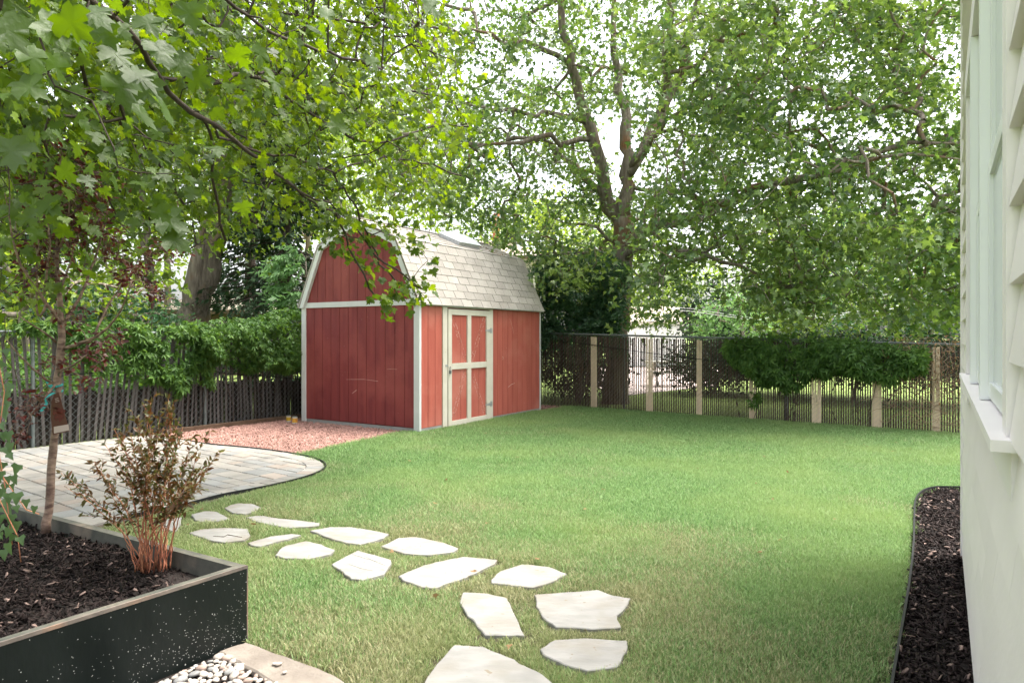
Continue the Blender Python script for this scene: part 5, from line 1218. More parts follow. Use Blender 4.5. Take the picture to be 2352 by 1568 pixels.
# ================================================================ TREES BEYOND THE FENCES
def leafy_tree(label, px, Y, ztop, zlow, rad, m, nl=3000, ls=.16, trunk_r=.14, group=None, zbase=-.03, T=OVAL, name='tree', cat='tree', clumps=90, wm='bark', skip=None):
    x = (px - CX) / FP * Y; t = thing(name, label, cat, (x, Y, zbase), group); h = ztop
    b = MB(); tz = zlow + (ztop - zlow) * .55; limb_tubes(b, [([(x, Y, zbase), (x + .1, Y, tz * .5), (x + R.uniform(-.3, .3), Y + R.uniform(-.2, .2), tz)], [trunk_r, trunk_r * .75, trunk_r * .4])], 8, .5, .02)
    cz = (ztop + zlow) / 2; rz = (ztop - zlow) / 2; q = unit(rng.normal(size=(clumps, 3))) * (rng.uniform(.25, 1, (clumps, 1)) ** .5) * np.array([rad, rad, rz]) + np.array([x, Y, cz])
    q = q[q[:, 2] > max(zlow - .2, .15)]
    nodes_ = np.array([(x, Y, z_) for z_ in np.linspace(max(zlow * .6, .2), tz, 6)]); dr_ = grow(b, nodes_, np.full(6, trunk_r * .6), q, trunk_r * .05 + .003, trunk_r * .5, .0)
    wood(b, 'trunk', M[wm], t)
    k_ = max(1, nl // len(q)); n_ = k_ * len(q); s_ = rad * 1.1 / sqrt(clumps) * 1.5
    pos_ = q.repeat(k_, 0) + rng.normal(0, 1, (n_, 3)) * np.array([s_, s_, s_ * .6]); pos_[:, 2] = np.maximum(pos_[:, 2], .06)
    crown_obj('crown', leaf_mesh(pos_, rand_leaves(n_, .4, None, 1, .8), rng.uniform(ls * .7, ls * 1.3, n_), T), M[m], t); return t
def spruce(label, px, Y, h, rad, m='needle', n_br=150, per=46, ns=.2, z0=.6, lean=0):
    x = (px - CX) / FP * Y; t = thing('spruce_tree', label, 'tree', (x, Y, -.03)); b = MB(); b.tube([(x, Y, -.03), (x + lean * .5, Y, h * .5), (x + lean, Y, h)], [.22, .14, .02], 9); P1, D1 = [], []
    for i in range(n_br):
        z_ = z0 + (h - z0) * (i / n_br) ** .9; L = rad * (1 - (z_ - z0) / (h - z0)) ** .7 * R.uniform(.7, 1.1) + .15; a = R.uniform(0, 2 * pi); d = np.array([cos(a), sin(a), 0]); c0 = np.array([x + lean * z_ / h, Y, z_])
        pts_ = [c0, c0 + d * L * .5 + (0, 0, -.12 * L), c0 + d * L + (0, 0, -.28 * L)]; b.tube(pts_, [.03, .02, .006], 3, cap=False)
        u_ = rng.uniform(.15, 1, per); sd = np.array([-d[1], d[0], 0]); off_ = rng.normal(0, .16, per) * (1.2 - u_) * L
        pp = c0 + d * (L * u_)[:, None] + np.array([0, 0, -1.0]) * (.26 * L * u_ ** 1.3 + rng.uniform(0, .22, per))[:, None] + sd * off_[:, None]; P1.append(pp); D1.append(np.tile(d * .6 + (0, 0, -.5), (per, 1)) + sd * np.sign(off_)[:, None] * .5)
    wood(b, 'trunk', M['barkdark'], t); P1 = np.vstack(P1); D1 = np.vstack(D1) + rng.normal(0, .35, (len(P1), 3)); nr_ = rng.normal(0, .5, (len(P1), 3)); nr_[:, 2] += 1
    crown_obj('crown', leaf_mesh(P1, leaf_frames(D1, nr_), rng.uniform(ns * .6, ns * 1.3, len(P1)), NEED), M[m], t)
spruce('dark drooping spruce standing just left of the red shed behind the fence', 655, 17.0, 9.5, 2.3, n_br=210, per=52, ns=.19)
spruce('second dark spruce farther back, between the split trunk and the shed', 575, 22.0, 11, 2.6, n_br=170, per=40, ns=.24)
spruce('pale bluish spruce at the far left beyond the patio fence', 40, 17.0, 7.5, 2.4, 'pinebright', 170, 52, .22)
# split trunk tree and its thin neighbour
st = thing('old_tree', 'old leaning tree with a wide split trunk beyond the creeper fence', 'tree', P(440, 900, 16.5))
b = MB(); n2, r2 = limb_tubes(b, [limb([(440, 900, 16.5), (444, 745, 16.5), (466, 650, 16.5), (490, 560, 16.5), (515, 420, 16.6), (520, 260, 16.7), (530, 60, 16.8), (540, -200, 17)], [74, 66, 62, 56, 46, 38, 28, 14])], 12, .3, .05); wood(b, 'trunk', M['barkpale'], st)
b = MB(); n3, r3 = limb_tubes(b, [limb([(420, 900, 16.35), (422, 745, 16.3), (440, 660, 16.25), (456, 590, 16.2), (470, 500, 16.2)], [44, 40, 34, 26, 8])], 9, .3, .05); wood(b, 'split_stem', M['bark'], st)
q = np.array([P(rng.uniform(330, 760), rng.uniform(-150, 420), rng.uniform(14.5, 19)) for _ in range(230)]); b = MB(); dr = grow(b, n2[8:], r2[8:], q, .006, .07, 0.0); wood(b, 'branches', M['bark'], st)['kind'] = 'stuff'
k = 20; n = len(q) * k; pos_ = q.repeat(k, 0) + rng.normal(0, .36, (n, 3)); crown_obj('crown', leaf_mesh(pos_, rand_leaves(n, .4, None, 1, .8), rng.uniform(.1, .18, n), MAPLE_LO), M['mapleleaf'], st)
st2 = thing('thin_tree', 'thin grey trunked tree left of the old split trunk', 'tree', P(362, 900, 15.5))
b = MB(); n2, r2 = limb_tubes(b, [limb([(366, 900, 15.5), (360, 745, 15.5), (350, 660, 15.5), (342, 600, 15.5), (330, 480, 15.6), (318, 300, 15.8), (310, 60, 16)], [24, 22, 20, 18, 15, 11, 6])], 9, .3, .03); wood(b, 'trunk', M['barkpale'], st2)
q = np.array([P(rng.uniform(150, 480), rng.uniform(-60, 560), rng.uniform(13.8, 17.5)) for _ in range(190)]); b = MB(); dr = grow(b, n2[7:], r2[7:], q, .005, .05, 0.0); wood(b, 'branches', M['bark'], st2)['kind'] = 'stuff'
k = 18; n = len(q) * k; pos_ = q.repeat(k, 0) + rng.normal(0, .30, (n, 3)); crown_obj('crown', leaf_mesh(pos_, rand_leaves(n, .4, None, 1, .8), rng.uniform(.1, .17, n), MAPLE_LO), M['farleaf'], st2)
for a in [
 ('leafy shrub tree behind the left end of the patio fence', 120, 13.5, 4.6, .3, 1.9, 'farleaf', 3600, .14),
 ('rounded green shrub between the sapling and the thin grey trunk', 265, 13.8, 2.7, .2, 1.3, 'ashleaf', 2800, .13),
 ('tall light green tree filling the gap above the patio fence', 190, 24.0, 9.5, 2.2, 3.6, 'farleaf', 4200, .26),
 ('tall bushy tree above the thin grey trunk', 380, 27.0, 12.0, 4.8, 4.0, 'farleaf', 4200, .28),
 ('broad light green tree behind the split trunk', 700, 30.0, 14.0, 5.2, 4.8, 'farleaf', 4800, .30),
 ('bright tree above the shed roof behind the brown roof', 900, 40.0, 15.5, 4, 5.2, 'farleaf', 4800, .34),
 ('yellow green tree right of the terracotta flue', 1235, 38.0, 9.8, 1.2, 3.9, 'farleaf', 4600, .32),
 ('hazy green tree seen below the fork of the great maple', 1450, 42.0, 8.2, .6, 4.3, 'farleaf', 4600, .34),
 ('light round tree beyond the right fence under the power line', 1700, 27.0, 3.6, .3, 1.7, 'paleleaf', 3800, .17),
 ('dark conical tree left of the light round one', 1622, 29.0, 4.0, .3, 1.2, 'needle', 3000, .2),
 ('broad dark tree far right behind the fence', 2050, 30.0, 7.5, .6, 5.2, 'ashleaf', 6000, .28),
 ('wide green tree filling the gap right of the light round tree', 1860, 34.0, 8.4, .5, 4.6, 'farleaf', 5200, .3),
 ('distant tree at the right end behind the house corner', 2260, 32.0, 8.0, .5, 5.0, 'farleaf', 4600, .3),
 ]: leafy_tree(a[0], *a[1:7], a[7], a[8], a[9] if len(a) > 9 else .16, .13)
# low dark shrubs right behind the right fence
for a in [
 ('dark spreading shrub behind the cream slats nearest the shed', 1325, 16.6, 1.6, .05, 1.05, 'needle', 5200, .10),
 ('dark rounded shrub behind the right fence beside the pale driveway', 1640, 18.2, 1.48, .05, 1.2, 'needle', 4600, .11),
 ('dark low hedge bush behind the middle of the right fence', 1790, 17.6, 1.48, .62, 1.5, 'needle', 5200, .11),
 ('dark low hedge bush behind the hanging creeper', 1960, 16.4, 1.44, .60, 1.5, 'needle', 5200, .11),
 ('dark low hedge bush behind the dry vine', 2140, 15.2, 1.4, .58, 1.4, 'needle', 5200, .11),
 ('lush undergrowth shrub behind the left fence near the sapling', 90, 11.6, 1.25, .05, .9, 'vineleaf', 2600, .12),
 ('lush undergrowth shrub behind the left fence near the creeper', 330, 13.0, 1.35, .05, .9, 'vineleaf', 2600, .12),
 ]: leafy_tree(a[0], *a[1:7], a[7], a[8], .04, None, -.03, OVAL, 'shrub', 'shrub', 60)

# ash-like saplings with feathery leaves between the shed and the trunk
t = thing('feathery_shrub', 'blue green feathery leaved shrub between the shed and the great trunk', 'shrub', P(1320, 930, 15.4))
q = []
while len(q) < 190:
    px, py = rng.uniform(1232, 1425), rng.uniform(590, 800)
    if py < 690 - (px - 1240) * .2 and rng.random() < .5: continue
    if py > 770 and rng.random() < .6: continue
    q.append(P(px, py, rng.uniform(14.55, 15.3)))
q = np.array(q); b = MB(); c0 = P(1330, 930, 15.3); c0[2] = 0; limbs_ = [([c0, c0 + (.1, 0, 1.2), P(1300, 690, 15.2)], [.04, .03, .015]), ([c0, c0 + (.3, 0, 1.0), P(1380, 700, 15.2)], [.035, .03, .012])]
n_, r_ = limb_tubes(b, limbs_, 6, .25, .01); dr = grow(b, n_, r_, q, .003, .02, .02); wood(b, 'stems', M['bark'], t)
k = 8; n = len(q) * k; pos_ = q.repeat(k, 0) + rng.normal(0, .12, (n, 3)); tip = rng.normal(0, .8, (n, 3)) + np.array([0, -.2, -.45]); nr_ = rng.normal(0, .45, (n, 3)) + np.array([0, -.35, 1])
crown_obj('crown', leaf_mesh(pos_, leaf_frames(tip, nr_), rng.uniform(.18, .30, n), PINN), M['ashleaf'], t)
# pale pinnate sapling left of the shed
t = thing('pinnate_sapling', 'pale green sapling with long feathery fronds leaning from behind the shed', 'plant', P(705, 900, 14.2)); c0 = P(715, 900, 14.2); c0[2] = 0
b = MB(); tops = [P(px, py, Y) for px, py, Y in ((690, 575, 13.9), (668, 590, 13.8), (700, 610, 13.7), (672, 630, 13.7), (660, 655, 13.7), (695, 650, 13.7), (700, 675, 13.7), (655, 620, 14), (684, 600, 13.9), (676, 670, 13.8), (705, 585, 14), (690, 700, 13.7), (650, 600, 14.2), (665, 690, 13.9))]
limb_tubes(b, [([c0, c0 + (0, 0, 1.5), P(702, 600, 14)], [.03, .025, .01])], 6, .3)
fr_p, fr_t, fr_n = [], [], []
for tp in tops:
    b.tube([P(702, min(700, HY - (tp[2] - .15 - EYE) * FP / 14), 14), tp], [.008, .004], 3, cap=False)
    for j in range(3): fr_p.append(tp); a = rng.uniform(2.2, 4.4); fr_t.append((cos(a) * .9, -.3, -.15 + rng.normal(0, .3))); fr_n.append((rng.normal(0, .3), -.6, 1))
wood(b, 'stem', M['bark'], t)
crown_obj('fronds', leaf_mesh(np.array(fr_p), leaf_frames(np.array(fr_t), np.array(fr_n)), rng.uniform(.4, .62, len(fr_p)), PINN), M['paleleaf'], t)

# ---------------------------------------------------------------- creepers
def vine(label, p0, d, nrm, q0, q1, z_lo, z_hi, n, m, size=(.085, .135), thick=.22, top_over=.25):
    t = thing('creeper_vine', label, 'vine', p0 + d * (q0 + q1) / 2)
    b = MB(); 
    for i in range(max(2, int((q1 - q0) * 2.5))):
        q = rng.uniform(q0, q1); pts_ = [p0 + d * q + nrm * .06]; z_ = 0.05
        while z_ < z_hi(q) - .1: z_ += .25; q += rng.normal(0, .06); pts_.append(p0 + d * q + nrm * rng.uniform(.03, .08) + np.array([0, 0, z_]))
        if len(pts_) > 2: b.tube(pts_, [.006] * len(pts_), 4, cap=False)
    wood(b, 'stem', M['barkdark'], t); q = []; 
    while len(q) < n:
        a = rng.uniform(q0, q1); lo, hi = z_lo(a), z_hi(a); z_ = rng.uniform(lo, hi)
        if hi - lo < .08: continue
        g = mnoise.noise(Vector((a * 2.2, z_ * 2.5, 7.7)))
        if g < -.22 and rng.random() < .8: continue
        edge_ = min(1, (hi - z_) / .12) * min(1, (z_ - lo) / .15 + .35)
        q.append((a, z_, thick * edge_ * (1 + .8 * g) * rng.uniform(.15, 1) * (1 if rng.random() < .8 else -1)))
    q = np.array(q); pos_ = p0 + d * q[:, :1] + nrm * (q[:, 2:3] + .03) + np.array([0, 0, 1.0]) * q[:, 1:2]
    nr_ = nrm * (.75 * np.sign(q[:, 2:3] + .01)) + np.array([0, 0, .75]) + rng.normal(0, .5, (n, 3)); tip = rng.normal(0, .6, (n, 3)) + np.array([0, 0, -.8]) + nrm * .45
    crown_obj('foliage', leaf_mesh(pos_, leaf_frames(tip, nr_), rng.uniform(*size, n), PALM), M[m], t); return t
ii = np.interp
vine('dense green creeper heaped over the left fence beside the shed', FL0, FLD, FLN, 2.4, 6.8, lambda q: ii(q, [2.4, 2.9, 3.3, 4.2, 5.0, 6.8], [1.25, 1.0, .95, .88, .80, .75]) + .06 * sin(q * 9), lambda q: ii(q, [2.4, 2.7, 3.3, 4.2, 5.5, 6.8], [1.62, 1.72, 1.84, 1.95, 2.0, 1.96]) + .05 * sin(q * 5), 8000, 'vineleaf', (.06, .10), thick=.46)
vine('thin creeper strands hanging on the middle of the left fence', FL0, FLD, FLN, .6, 2.7, lambda q: ii(q, [.6, 1.0, 1.6, 2.1, 2.7], [1.3, 1.05, .85, .65, .75]) + .08 * sin(q * 11), lambda q: 1.70 + .04 * sin(q * 6), 1500, 'vineleaf', thick=.2)
vine('light creeper tips lying along the top rail of the left fence', FL0, FLD, FLN, -1.8, .8, lambda q: 1.53, lambda q: 1.68 + .03 * sin(q * 6), 260, 'vineleaf', thick=.14)
qa, qb = qx(1672), qx(2128)
Lq = [qx(p) for p in (1672, 1700, 1745, 1790, 1830, 1880, 1915, 1970, 2030, 2075, 2128)]; Lz = [HY and z for z in (1.22, .95, .70, .62, .60, .85, .84, .90, .74, .85, .95)]
vine('green five leaved creeper draped over the middle of the right fence', FR0, FRD, FRN, qa, qb, lambda q: ii(q, Lq, Lz) + .05 * sin(q * 12), lambda q: rt(q) + ii(q, [qa, qa + .6, qa + 1.2, qb - 1, qb], [-.02, .10, .13, .04, -.06]), 3000, 'vineleaf', thick=.26)
vine('small creeper strand low on a cream slat group of the right fence', FR0, FRD, FRN, qx(1722), qx(1748), lambda q: .28, lambda q: .52, 22, 'vineleaf', thick=.1)
vine('small creeper strand trailing under the hanging creeper to mid fence height', FR0, FRD, FRN, qx(1800), qx(1822), lambda q: .55, lambda q: .95, 40, 'vineleaf', thick=.1)
# dry vine at the right end
t = thing('dry_vine', 'dry tangled tan vine at the house end of the right fence', 'vine', FR0 + FRD * qx(2140)); b = MB()
for i in range(150):
    q = qx(rng.uniform(2050, 2212)); z_ = rng.uniform(.1, 1.35); p = FR0 + FRD * q + FRN * rng.uniform(.02, .12) + np.array([0, 0, z_]); d = unit(rng.normal(size=3)); pts_ = [p]
    for s_ in range(rng.integers(4, 9)):
        d = unit(d + rng.normal(0, .45, 3) - FRN * .15 * 0); p = p + d * .09; k_ = np.dot(p - FR0, FRN); p = p - FRN * (k_ - np.clip(k_, .02, .16)); p[2] = np.clip(p[2], .03, rt(q) + .1); pts_.append(p)
    b.tube(pts_, [.0035] * len(pts_), 3, cap=False)
wood(b, 'stems', M['twig'], t)
n = 420; q = rng.uniform(qx(2040), qx(2214), n); z_ = rng.uniform(.35, 1.5, n) ** .8 * 1.1; pos_ = FR0 + FRD * q[:, None] + FRN * rng.uniform(.0, .14, (n, 1)) + np.array([0, 0, 1.]) * z_[:, None]
crown_obj('foliage', leaf_mesh(pos_, rand_leaves(n, .6), rng.uniform(.03, .06, n), OVAL), M['dryleaf'], t)

# ================================================================ PLANTS IN THE PLANTER
PY = 4.05
sap = thing('plum_sapling', 'young purple leaved plum sapling staked in the back of the planter, tag tied on', 'tree', P(107, 1222, PY))
Z3 = lambda x, y, Y=PY: P(x * .3576, 496.3 + y * .3576, Y)
stem_ = [P(106, 1222, PY), P(110, 1170, PY), P(117, 1110, PY), P(121, 1040, PY), Z3(350, 1400), Z3(365, 1250), Z3(375, 1000), Z3(400, 850), Z3(396, 700), Z3(380, 500), Z3(360, 250), Z3(378, 80), Z3(392, -80), Z3(380, -300), Z3(400, -480)]
b = MB(); na_, nb_ = limb_tubes(b, [(stem_, np.array([10.5, 9, 9, 8.5, 8, 8.5, 8, 8.5, 7, 5.5, 4.5, 3.6, 2.8, 2, 1]) / FP * PY)], 9, .06, .0035); wood(b, 'trunk', M['plumbark'], sap)
br = [[(400, 700, 0), (300, 560, -.1), (230, 470, -.15), (130, 320, -.2), (80, 150, -.25), (70, 50, -.25), (30, -150, -.3)], [(300, 560, -.1), (240, 690, -.1), (232, 560, -.12), (236, 380, -.15), (250, 200, -.15), (230, 20, -.2)],
 [(395, 700, 0), (490, 560, .1), (560, 420, .15), (620, 250, .2), (660, 100, .25), (700, -60, .3), (690, -200, .3)], [(420, 850, 0), (560, 800, -.1), (680, 740, -.15), (760, 640, -.2), (830, 480, -.25), (850, 400, -.25)],
 [(610, 760, -.1), (700, 550, .0), (780, 450, .05), (900, 300, .1), (1000, 220, .1), (1180, 190, .1)], [(360, 810, 0), (280, 740, -.1), (190, 690, -.15), (120, 640, -.2)], [(370, 1090, 0), (250, 1020, -.15), (130, 900, -.25), (40, 790, -.3)],
 [(285, 500, -.1), (298, 360, -.12), (330, 200, -.15), (300, 20, -.15), (320, -160, -.15)], [(378, 500, 0), (440, 350, .15), (480, 180, .2), (560, 20, .25), (600, -130, .3)], [(370, 300, 0), (300, 180, .1), (260, 40, .15), (200, -120, .2), (170, -220, .2)], [(390, 60, 0), (470, -80, .05), (540, -250, .1)],
 [(360, 250, 0), (420, 120, -.1), (450, -60, -.15), (430, -260, -.2)], [(375, 1000, 0), (480, 960, -.1), (560, 880, -.15), (640, 850, -.2)], [(370, 1060, 0), (300, 1150, -.1), (230, 1230, -.2), (160, 1330, -.2)]]
nod, nrd, tipn = [], [], []
for k, bb in enumerate(br):
    b = MB(); pts_ = [Z3(x, y, PY + dy) for x, y, dy in bb]; rr = np.linspace(4.2 if k in (0, 2, 3) else 2.8, .9, len(bb)) / FP * PY
    a_, c_ = limb_tubes(b, [(pts_, rr)], 6, .05, .003); wood(b, 'branch', M['plumbark'], sap); nod.append(a_); nrd.append(c_)
nod = np.vstack(nod); nrd = np.concatenate(nrd)
lq = []
reds = [(0.30, 110, 330, 330, 300, 130), (500, 40, 0, 0, 0, 0)]
def blob(n_, cx_, cy_, rx_, ry_, dy=0):
    a = rng.normal(0, .5, (n_, 2)); return [Z3(cx_ + rx_ * u, cy_ + ry_ * v, PY + dy + rng.normal(0, .10)) for u, v in a]
for args in [(60, 480, 60, 200, 170), (40, 640, 130, 190, 170, .1), (34, 250, 120, 170, 220), (50, 420, -120, 260, 160), (36, 560, -230, 220, 160), (30, 250, -230, 160, 170), (26, 330, 330, 200, 160), (22, 900, 330, 150, 120, .05), (16, 1080, 210, 170, 50, .1), (14, 1000, 480, 60, 40), (14, 820, 370, 120, 90), (22, 430, 940, 130, 70), (20, 650, 870, 120, 90, -.1), (10, 560, 1060, 60, 40), (24, 220, 1200, 110, 90, -.15), (10, 140, 1390, 60, 60, -.2), (14, 480, 640, 120, 90), (8, 730, 770, 50, 20), (12, 180, 380, 120, 160), (16, 410, -380, 160, 130)]: lq += blob(*args)
lq = np.array(lq); b = MB(); dr = grow(b, np.vstack([na_, nod]), np.concatenate([nb_, nrd]), lq, .0011, .004, .0, 3, .08); wood(b, 'twigs', M['plumbark'], sap)['kind'] = 'stuff'
k = 4; n = len(lq) * k; pos_ = lq.repeat(k, 0) + rng.normal(0, .022, (n, 3)); crown_obj('crown', leaf_mesh(pos_, rand_leaves(n, .2, unit(dr).repeat(k, 0) * .8), rng.uniform(.028, .052, n), OVAL), M['plumleaf'], sap)
# tag and ribbon on the stem
tg_ = thing('plant_tag', 'dark plant tag with a red tree picture hanging on the sapling stem', 'tag', Z3(380, 1290, PY - .045))
def card(name, pts3, Y, th, m, parent):
    V = [Z3(x, y, Y) for x, y in pts3]; n_ = len(V); V += [v + np.array([0, th, 0]) for v in V]; F = [tuple(range(n_)), tuple(range(2 * n_ - 1, n_ - 1, -1))] + [(i, i + n_, (i + 1) % n_ + n_, (i + 1) % n_) for i in range(n_)]
    return MB().add(V, F).obj(name, m, parent)
YT = PY - .05
card('card', [(345, 1150), (375, 1130), (390, 1175), (445, 1380), (340, 1405), (325, 1290), (330, 1190)], YT, .0016, M['tagbrown'], tg_)
rp = [Z3(380 + 42 * cos(a) * R.uniform(.6, 1.15), 1272 + 50 * sin(a) * R.uniform(.6, 1.15), YT - .0006) for a in np.linspace(0, 6.1, 22)]; MB().add(rp, [tuple(range(22))[::-1]]).obj('tree_print', M['tagred'], tg_)
card('sticker', [(345, 1352), (438, 1336), (443, 1374), (347, 1395)], YT - .0012, .0008, M['tagpink'], tg_)
for r_i in range(3): card('print_line', [(352 + 2 * r_i, 1172 + r_i * 10), (374 + 3 * r_i, 1166 + r_i * 10), (375 + 3 * r_i, 1169 + r_i * 10), (352 + 2 * r_i, 1175 + r_i * 10)], YT - .0012, .0008, M['tagpink'], tg_)
b = MB(); c = Z3(372, 1125, PY)
b.tube([c + np.array([.022 * cos(a), .022 * sin(a), .006 * a]) for a in np.linspace(0, 7, 14)], .006, 5)
for pts_ in ([(350, 1120), (320, 1090), (300, 1060), (325, 1075), (345, 1110)], [(350, 1130), (310, 1150), (285, 1165), (300, 1195), (280, 1230), (262, 1250)]):
    V = []; 
    for (x, y) in pts_: V += [Z3(x - 9, y, PY - .03), Z3(x + 9, y + 5, PY - .035)]
    b.add(V, [(2 * i, 2 * i + 1, 2 * i + 3, 2 * i + 2) for i in range(len(pts_) - 1)])
o = b.obj('ribbon', M['teal']); tag(o, 'teal ribbon tied round the sapling stem above the tag', 'ribbon')

SY = 3.47
shr = thing('copper_shrub', 'multi stemmed shrub with copper green leaves in front of the planter', 'shrub', P(345, 1312, SY)); b = MB()
c0 = P(345, 1308, SY); tops = [(140, 1085), (180, 1130), (215, 1060), (240, 1020), (262, 985), (285, 1060), (300, 1000), (318, 960), (330, 930), (345, 925), (350, 985), (368, 960), (385, 950), (398, 925), (405, 1000), (420, 980), (440, 1010), (455, 1050), (478, 1060), (500, 1040), (470, 1090), (430, 1120), (250, 1120), (300, 1100), (365, 1040), (395, 1070), (345, 1080), (275, 1150), (420, 1060), (455, 1120), (400, 1130), (330, 1030)]
LP, LT, LN = [], [], []
for (x, y) in tops:
    tp = P(x, y, SY + R.uniform(-.28, .28)); bs = c0 + np.array([R.uniform(-.07, .09), R.uniform(-.05, .05), 0]); md_ = bs * .45 + tp * .55; md_[0] = bs[0] * .62 + tp[0] * .38; md_[1] = bs[1] * .6 + tp[1] * .4
    q, r = resample([bs, bs * .75 + md_ * .25 + (0, 0, .03), md_, tp], [.0034, .003, .0024, .0012], .03); q[1:-1] += rng.normal(0, .003, (len(q) - 2, 3)); b.tube(q, r, 5)
    m0 = int(len(q) * .42)
    for i in range(m0, len(q)):
        d = unit(q[min(i + 1, len(q) - 1)] - q[i - 1]); nl_ = 3 if i > len(q) * .5 else 1
        for j in range(nl_):
            o_ = unit(rng.normal(size=3)); LP.append(q[i] + rng.normal(0, .004, 3)); LT.append(d * .7 + o_ * .9); LN.append(rng.normal(0, .4, 3) + (0, 0, 1))
        if R.random() < .34 and i < len(q) - 2:
            o_ = unit(rng.normal(size=3) * (1, 1, .3)); e_ = q[i] + d * .09 + o_ * R.uniform(.04, .1); b.tube([q[i], e_], [.0014, .0009], 3, cap=False)
            for s_ in np.linspace(.2, 1, 8): LP.append(q[i] * (1 - s_) + e_ * s_); LT.append(d * .6 + unit(rng.normal(size=3)) * .9); LN.append(rng.normal(0, .4, 3) + (0, 0, 1))
for i in range(16):
    a = R.uniform(0, 6.28); e_ = c0 + np.array([cos(a) * R.uniform(.03, .14), sin(a) * .08, R.uniform(.1, .3)]); b.tube([c0 + np.array([cos(a) * .04, sin(a) * .03, -.01]), e_], [.0028, .0012], 4)
wood(b, 'stems', M['cane'], shr); LP, LT, LN = map(np.array, (LP, LT, LN))
crown_obj('crown', leaf_mesh(LP, leaf_frames(LT, LN), rng.uniform(.022, .044, len(LP)), OVAL), M['shrubleaf'], shr)
# ivy hanging in at the left edge
ivy = thing('ivy_plant', 'variegated ivy trailing down at the left edge over the planter', 'plant', P(-20, 1250, 2.9)); b = MB()
for pts_ in ([(-60, 700, 2.7), (-10, 800, 2.7), (10, 900, 2.7), (-6, 1020, 2.7), (12, 1120, 2.7), (28, 1250, 2.7)], [(-40, 1000, 2.8), (10, 1100, 2.8), (60, 1170, 2.8), (90, 1180, 2.8)], [(-40, 1050, 2.6), (5, 1160, 2.6), (40, 1230, 2.6), (48, 1290, 2.6)]): b.tube([P(*q) for q in pts_], .0022, 4)
wood(b, 'stem', M['cane'], ivy)
iv = [(8, 850), (20, 875), (-5, 900), (15, 920), (25, 900), (5, 950), (0, 990), (18, 1010), (-5, 1040), (20, 1060), (8, 1080), (42, 1085), (30, 1110), (12, 1130), (20, 1150), (5, 1165), (36, 1180), (60, 1165), (80, 1180), (25, 1200), (40, 1215), (10, 1225), (32, 1245), (45, 1250), (18, 1265), (8, 1280), (-5, 1120), (0, 1200), (-10, 1250), (6, 1010), (24, 1035), (10, 1045), (2, 1100), (16, 1112), (26, 1130), (4, 1140), (12, 1180), (28, 1222), (2, 1240), (22, 1232), (8, 965), (20, 940), (38, 1150), (14, 820), (-4, 1010)]
for j, (x, y) in enumerate(iv):
    p = P(x, y - 18, R.uniform(2.5, 2.85)); tp = np.array([rng.normal(0, .4), -.2, -1]); nr_ = np.array([rng.normal(.2, .4), -1.1, .6 + rng.normal(0, .3)])
    if j == 0: ims = []
    if j < 3:
        v, f = IVY; v = v.copy(); v[:, 2] += .05 * np.sin(v[:, 0] * 6 + j * 2); me = mesh_np('leaf', v, f); me.materials.append(M['ivyleaf']); ims.append(me)
    Rm_ = leaf_frames(tp[None], nr_[None])[0]; s_ = R.uniform(.032, .055); o = bpy.data.objects.new('leaf', ims[j % 3] if j >= 3 else ims[-1]); COL.objects.link(o); o.parent = ivy; m4 = Matrix.Identity(4)
    for a_ in range(3):
        for c_ in range(3): m4[a_][c_] = float(Rm_[a_, c_] * s_)
        m4[a_][3] = float(p[a_] - org(ivy)[a_])
    o.matrix_basis = m4

n = 70; x_, y_, _a, _b = lawn_points(900, 3.0, 13.0); x_, y_ = x_[:n], y_[:n]; n = len(x_); pos_ = np.stack([x_, y_, np.full(n, .045)], 1)
o = crown_obj('fallen_leaves', leaf_mesh(pos_, leaf_frames(rng.normal(0, 1, (n, 3)) * (1, 1, .2), rng.normal(0, .3, (n, 3)) + (0, 0, 1)), rng.uniform(.02, .05, n), MAPLE_LO), M['dryleaf'], None, 'stuff', 'a few dry fallen leaves lying in the lawn grass')
# ================================================================ NEIGHBOURS
def house_box(name, label, px0, px1, Y, zr0, zr1, depth, wallm, roofm, ov=.5):
    x0, x1 = (px0 - CX) / FP * Y, (px1 - CX) / FP * Y; t = thing(name, label, 'house', ((x0 + x1) / 2, Y + depth / 2, -.03))
    MB().box((x0, Y, -.03), (x1 - x0, 0, 0), (0, depth, 0), (0, 0, zr0 + .03)).obj('wall', M[wallm], t)
    V = [(x0 - ov, Y - ov, zr0), (x1 + ov, Y - ov, zr0), (x1 + ov, Y + depth + ov, zr0), (x0 - ov, Y + depth + ov, zr0), (x0 + 1.4, Y + depth / 2, zr1), (x1 - 1.4, Y + depth / 2, zr1)]
    rf = MB().add(V, [(0, 1, 5, 4), (1, 2, 5), (2, 3, 4, 5), (3, 0, 4), (0, 3, 2, 1)]).obj('roof', M[roofm], t)
    MB().box((x0 - ov - .02, Y - ov - .03, zr0 - .14), (x1 - x0 + 2 * ov + .04, 0, 0), (0, .028, 0), (0, 0, .17)).obj('fascia', M['wallbrown'], t)
    for fx in (.25, .6):
        xx = x0 + (x1 - x0) * fx; w = MB().box((xx, Y - .03, 1.0), (1.3, 0, 0), (0, .028, 0), (0, 0, 1.1)).obj('window', M['housetrim'], t); MB().box((xx + .08, Y - .045, 1.08), (1.14, 0, 0), (0, .012, 0), (0, 0, .94)).obj('pane', M['glass'], w)
    return t, rf
h1, rf1 = house_box('bungalow', 'low neighbour house with a pale beige roof seen between the left trunks', 330, 585, 27.0, 2.50, 3.55, 8, 'wallbrown', 'roofbeige')
h2, rf2 = house_box('bungalow', 'neighbour house behind the shed showing only its brown roof and flue', 880, 1230, 32.0, 5.2, 6.6, 9, 'wallpale', 'roofbeige')
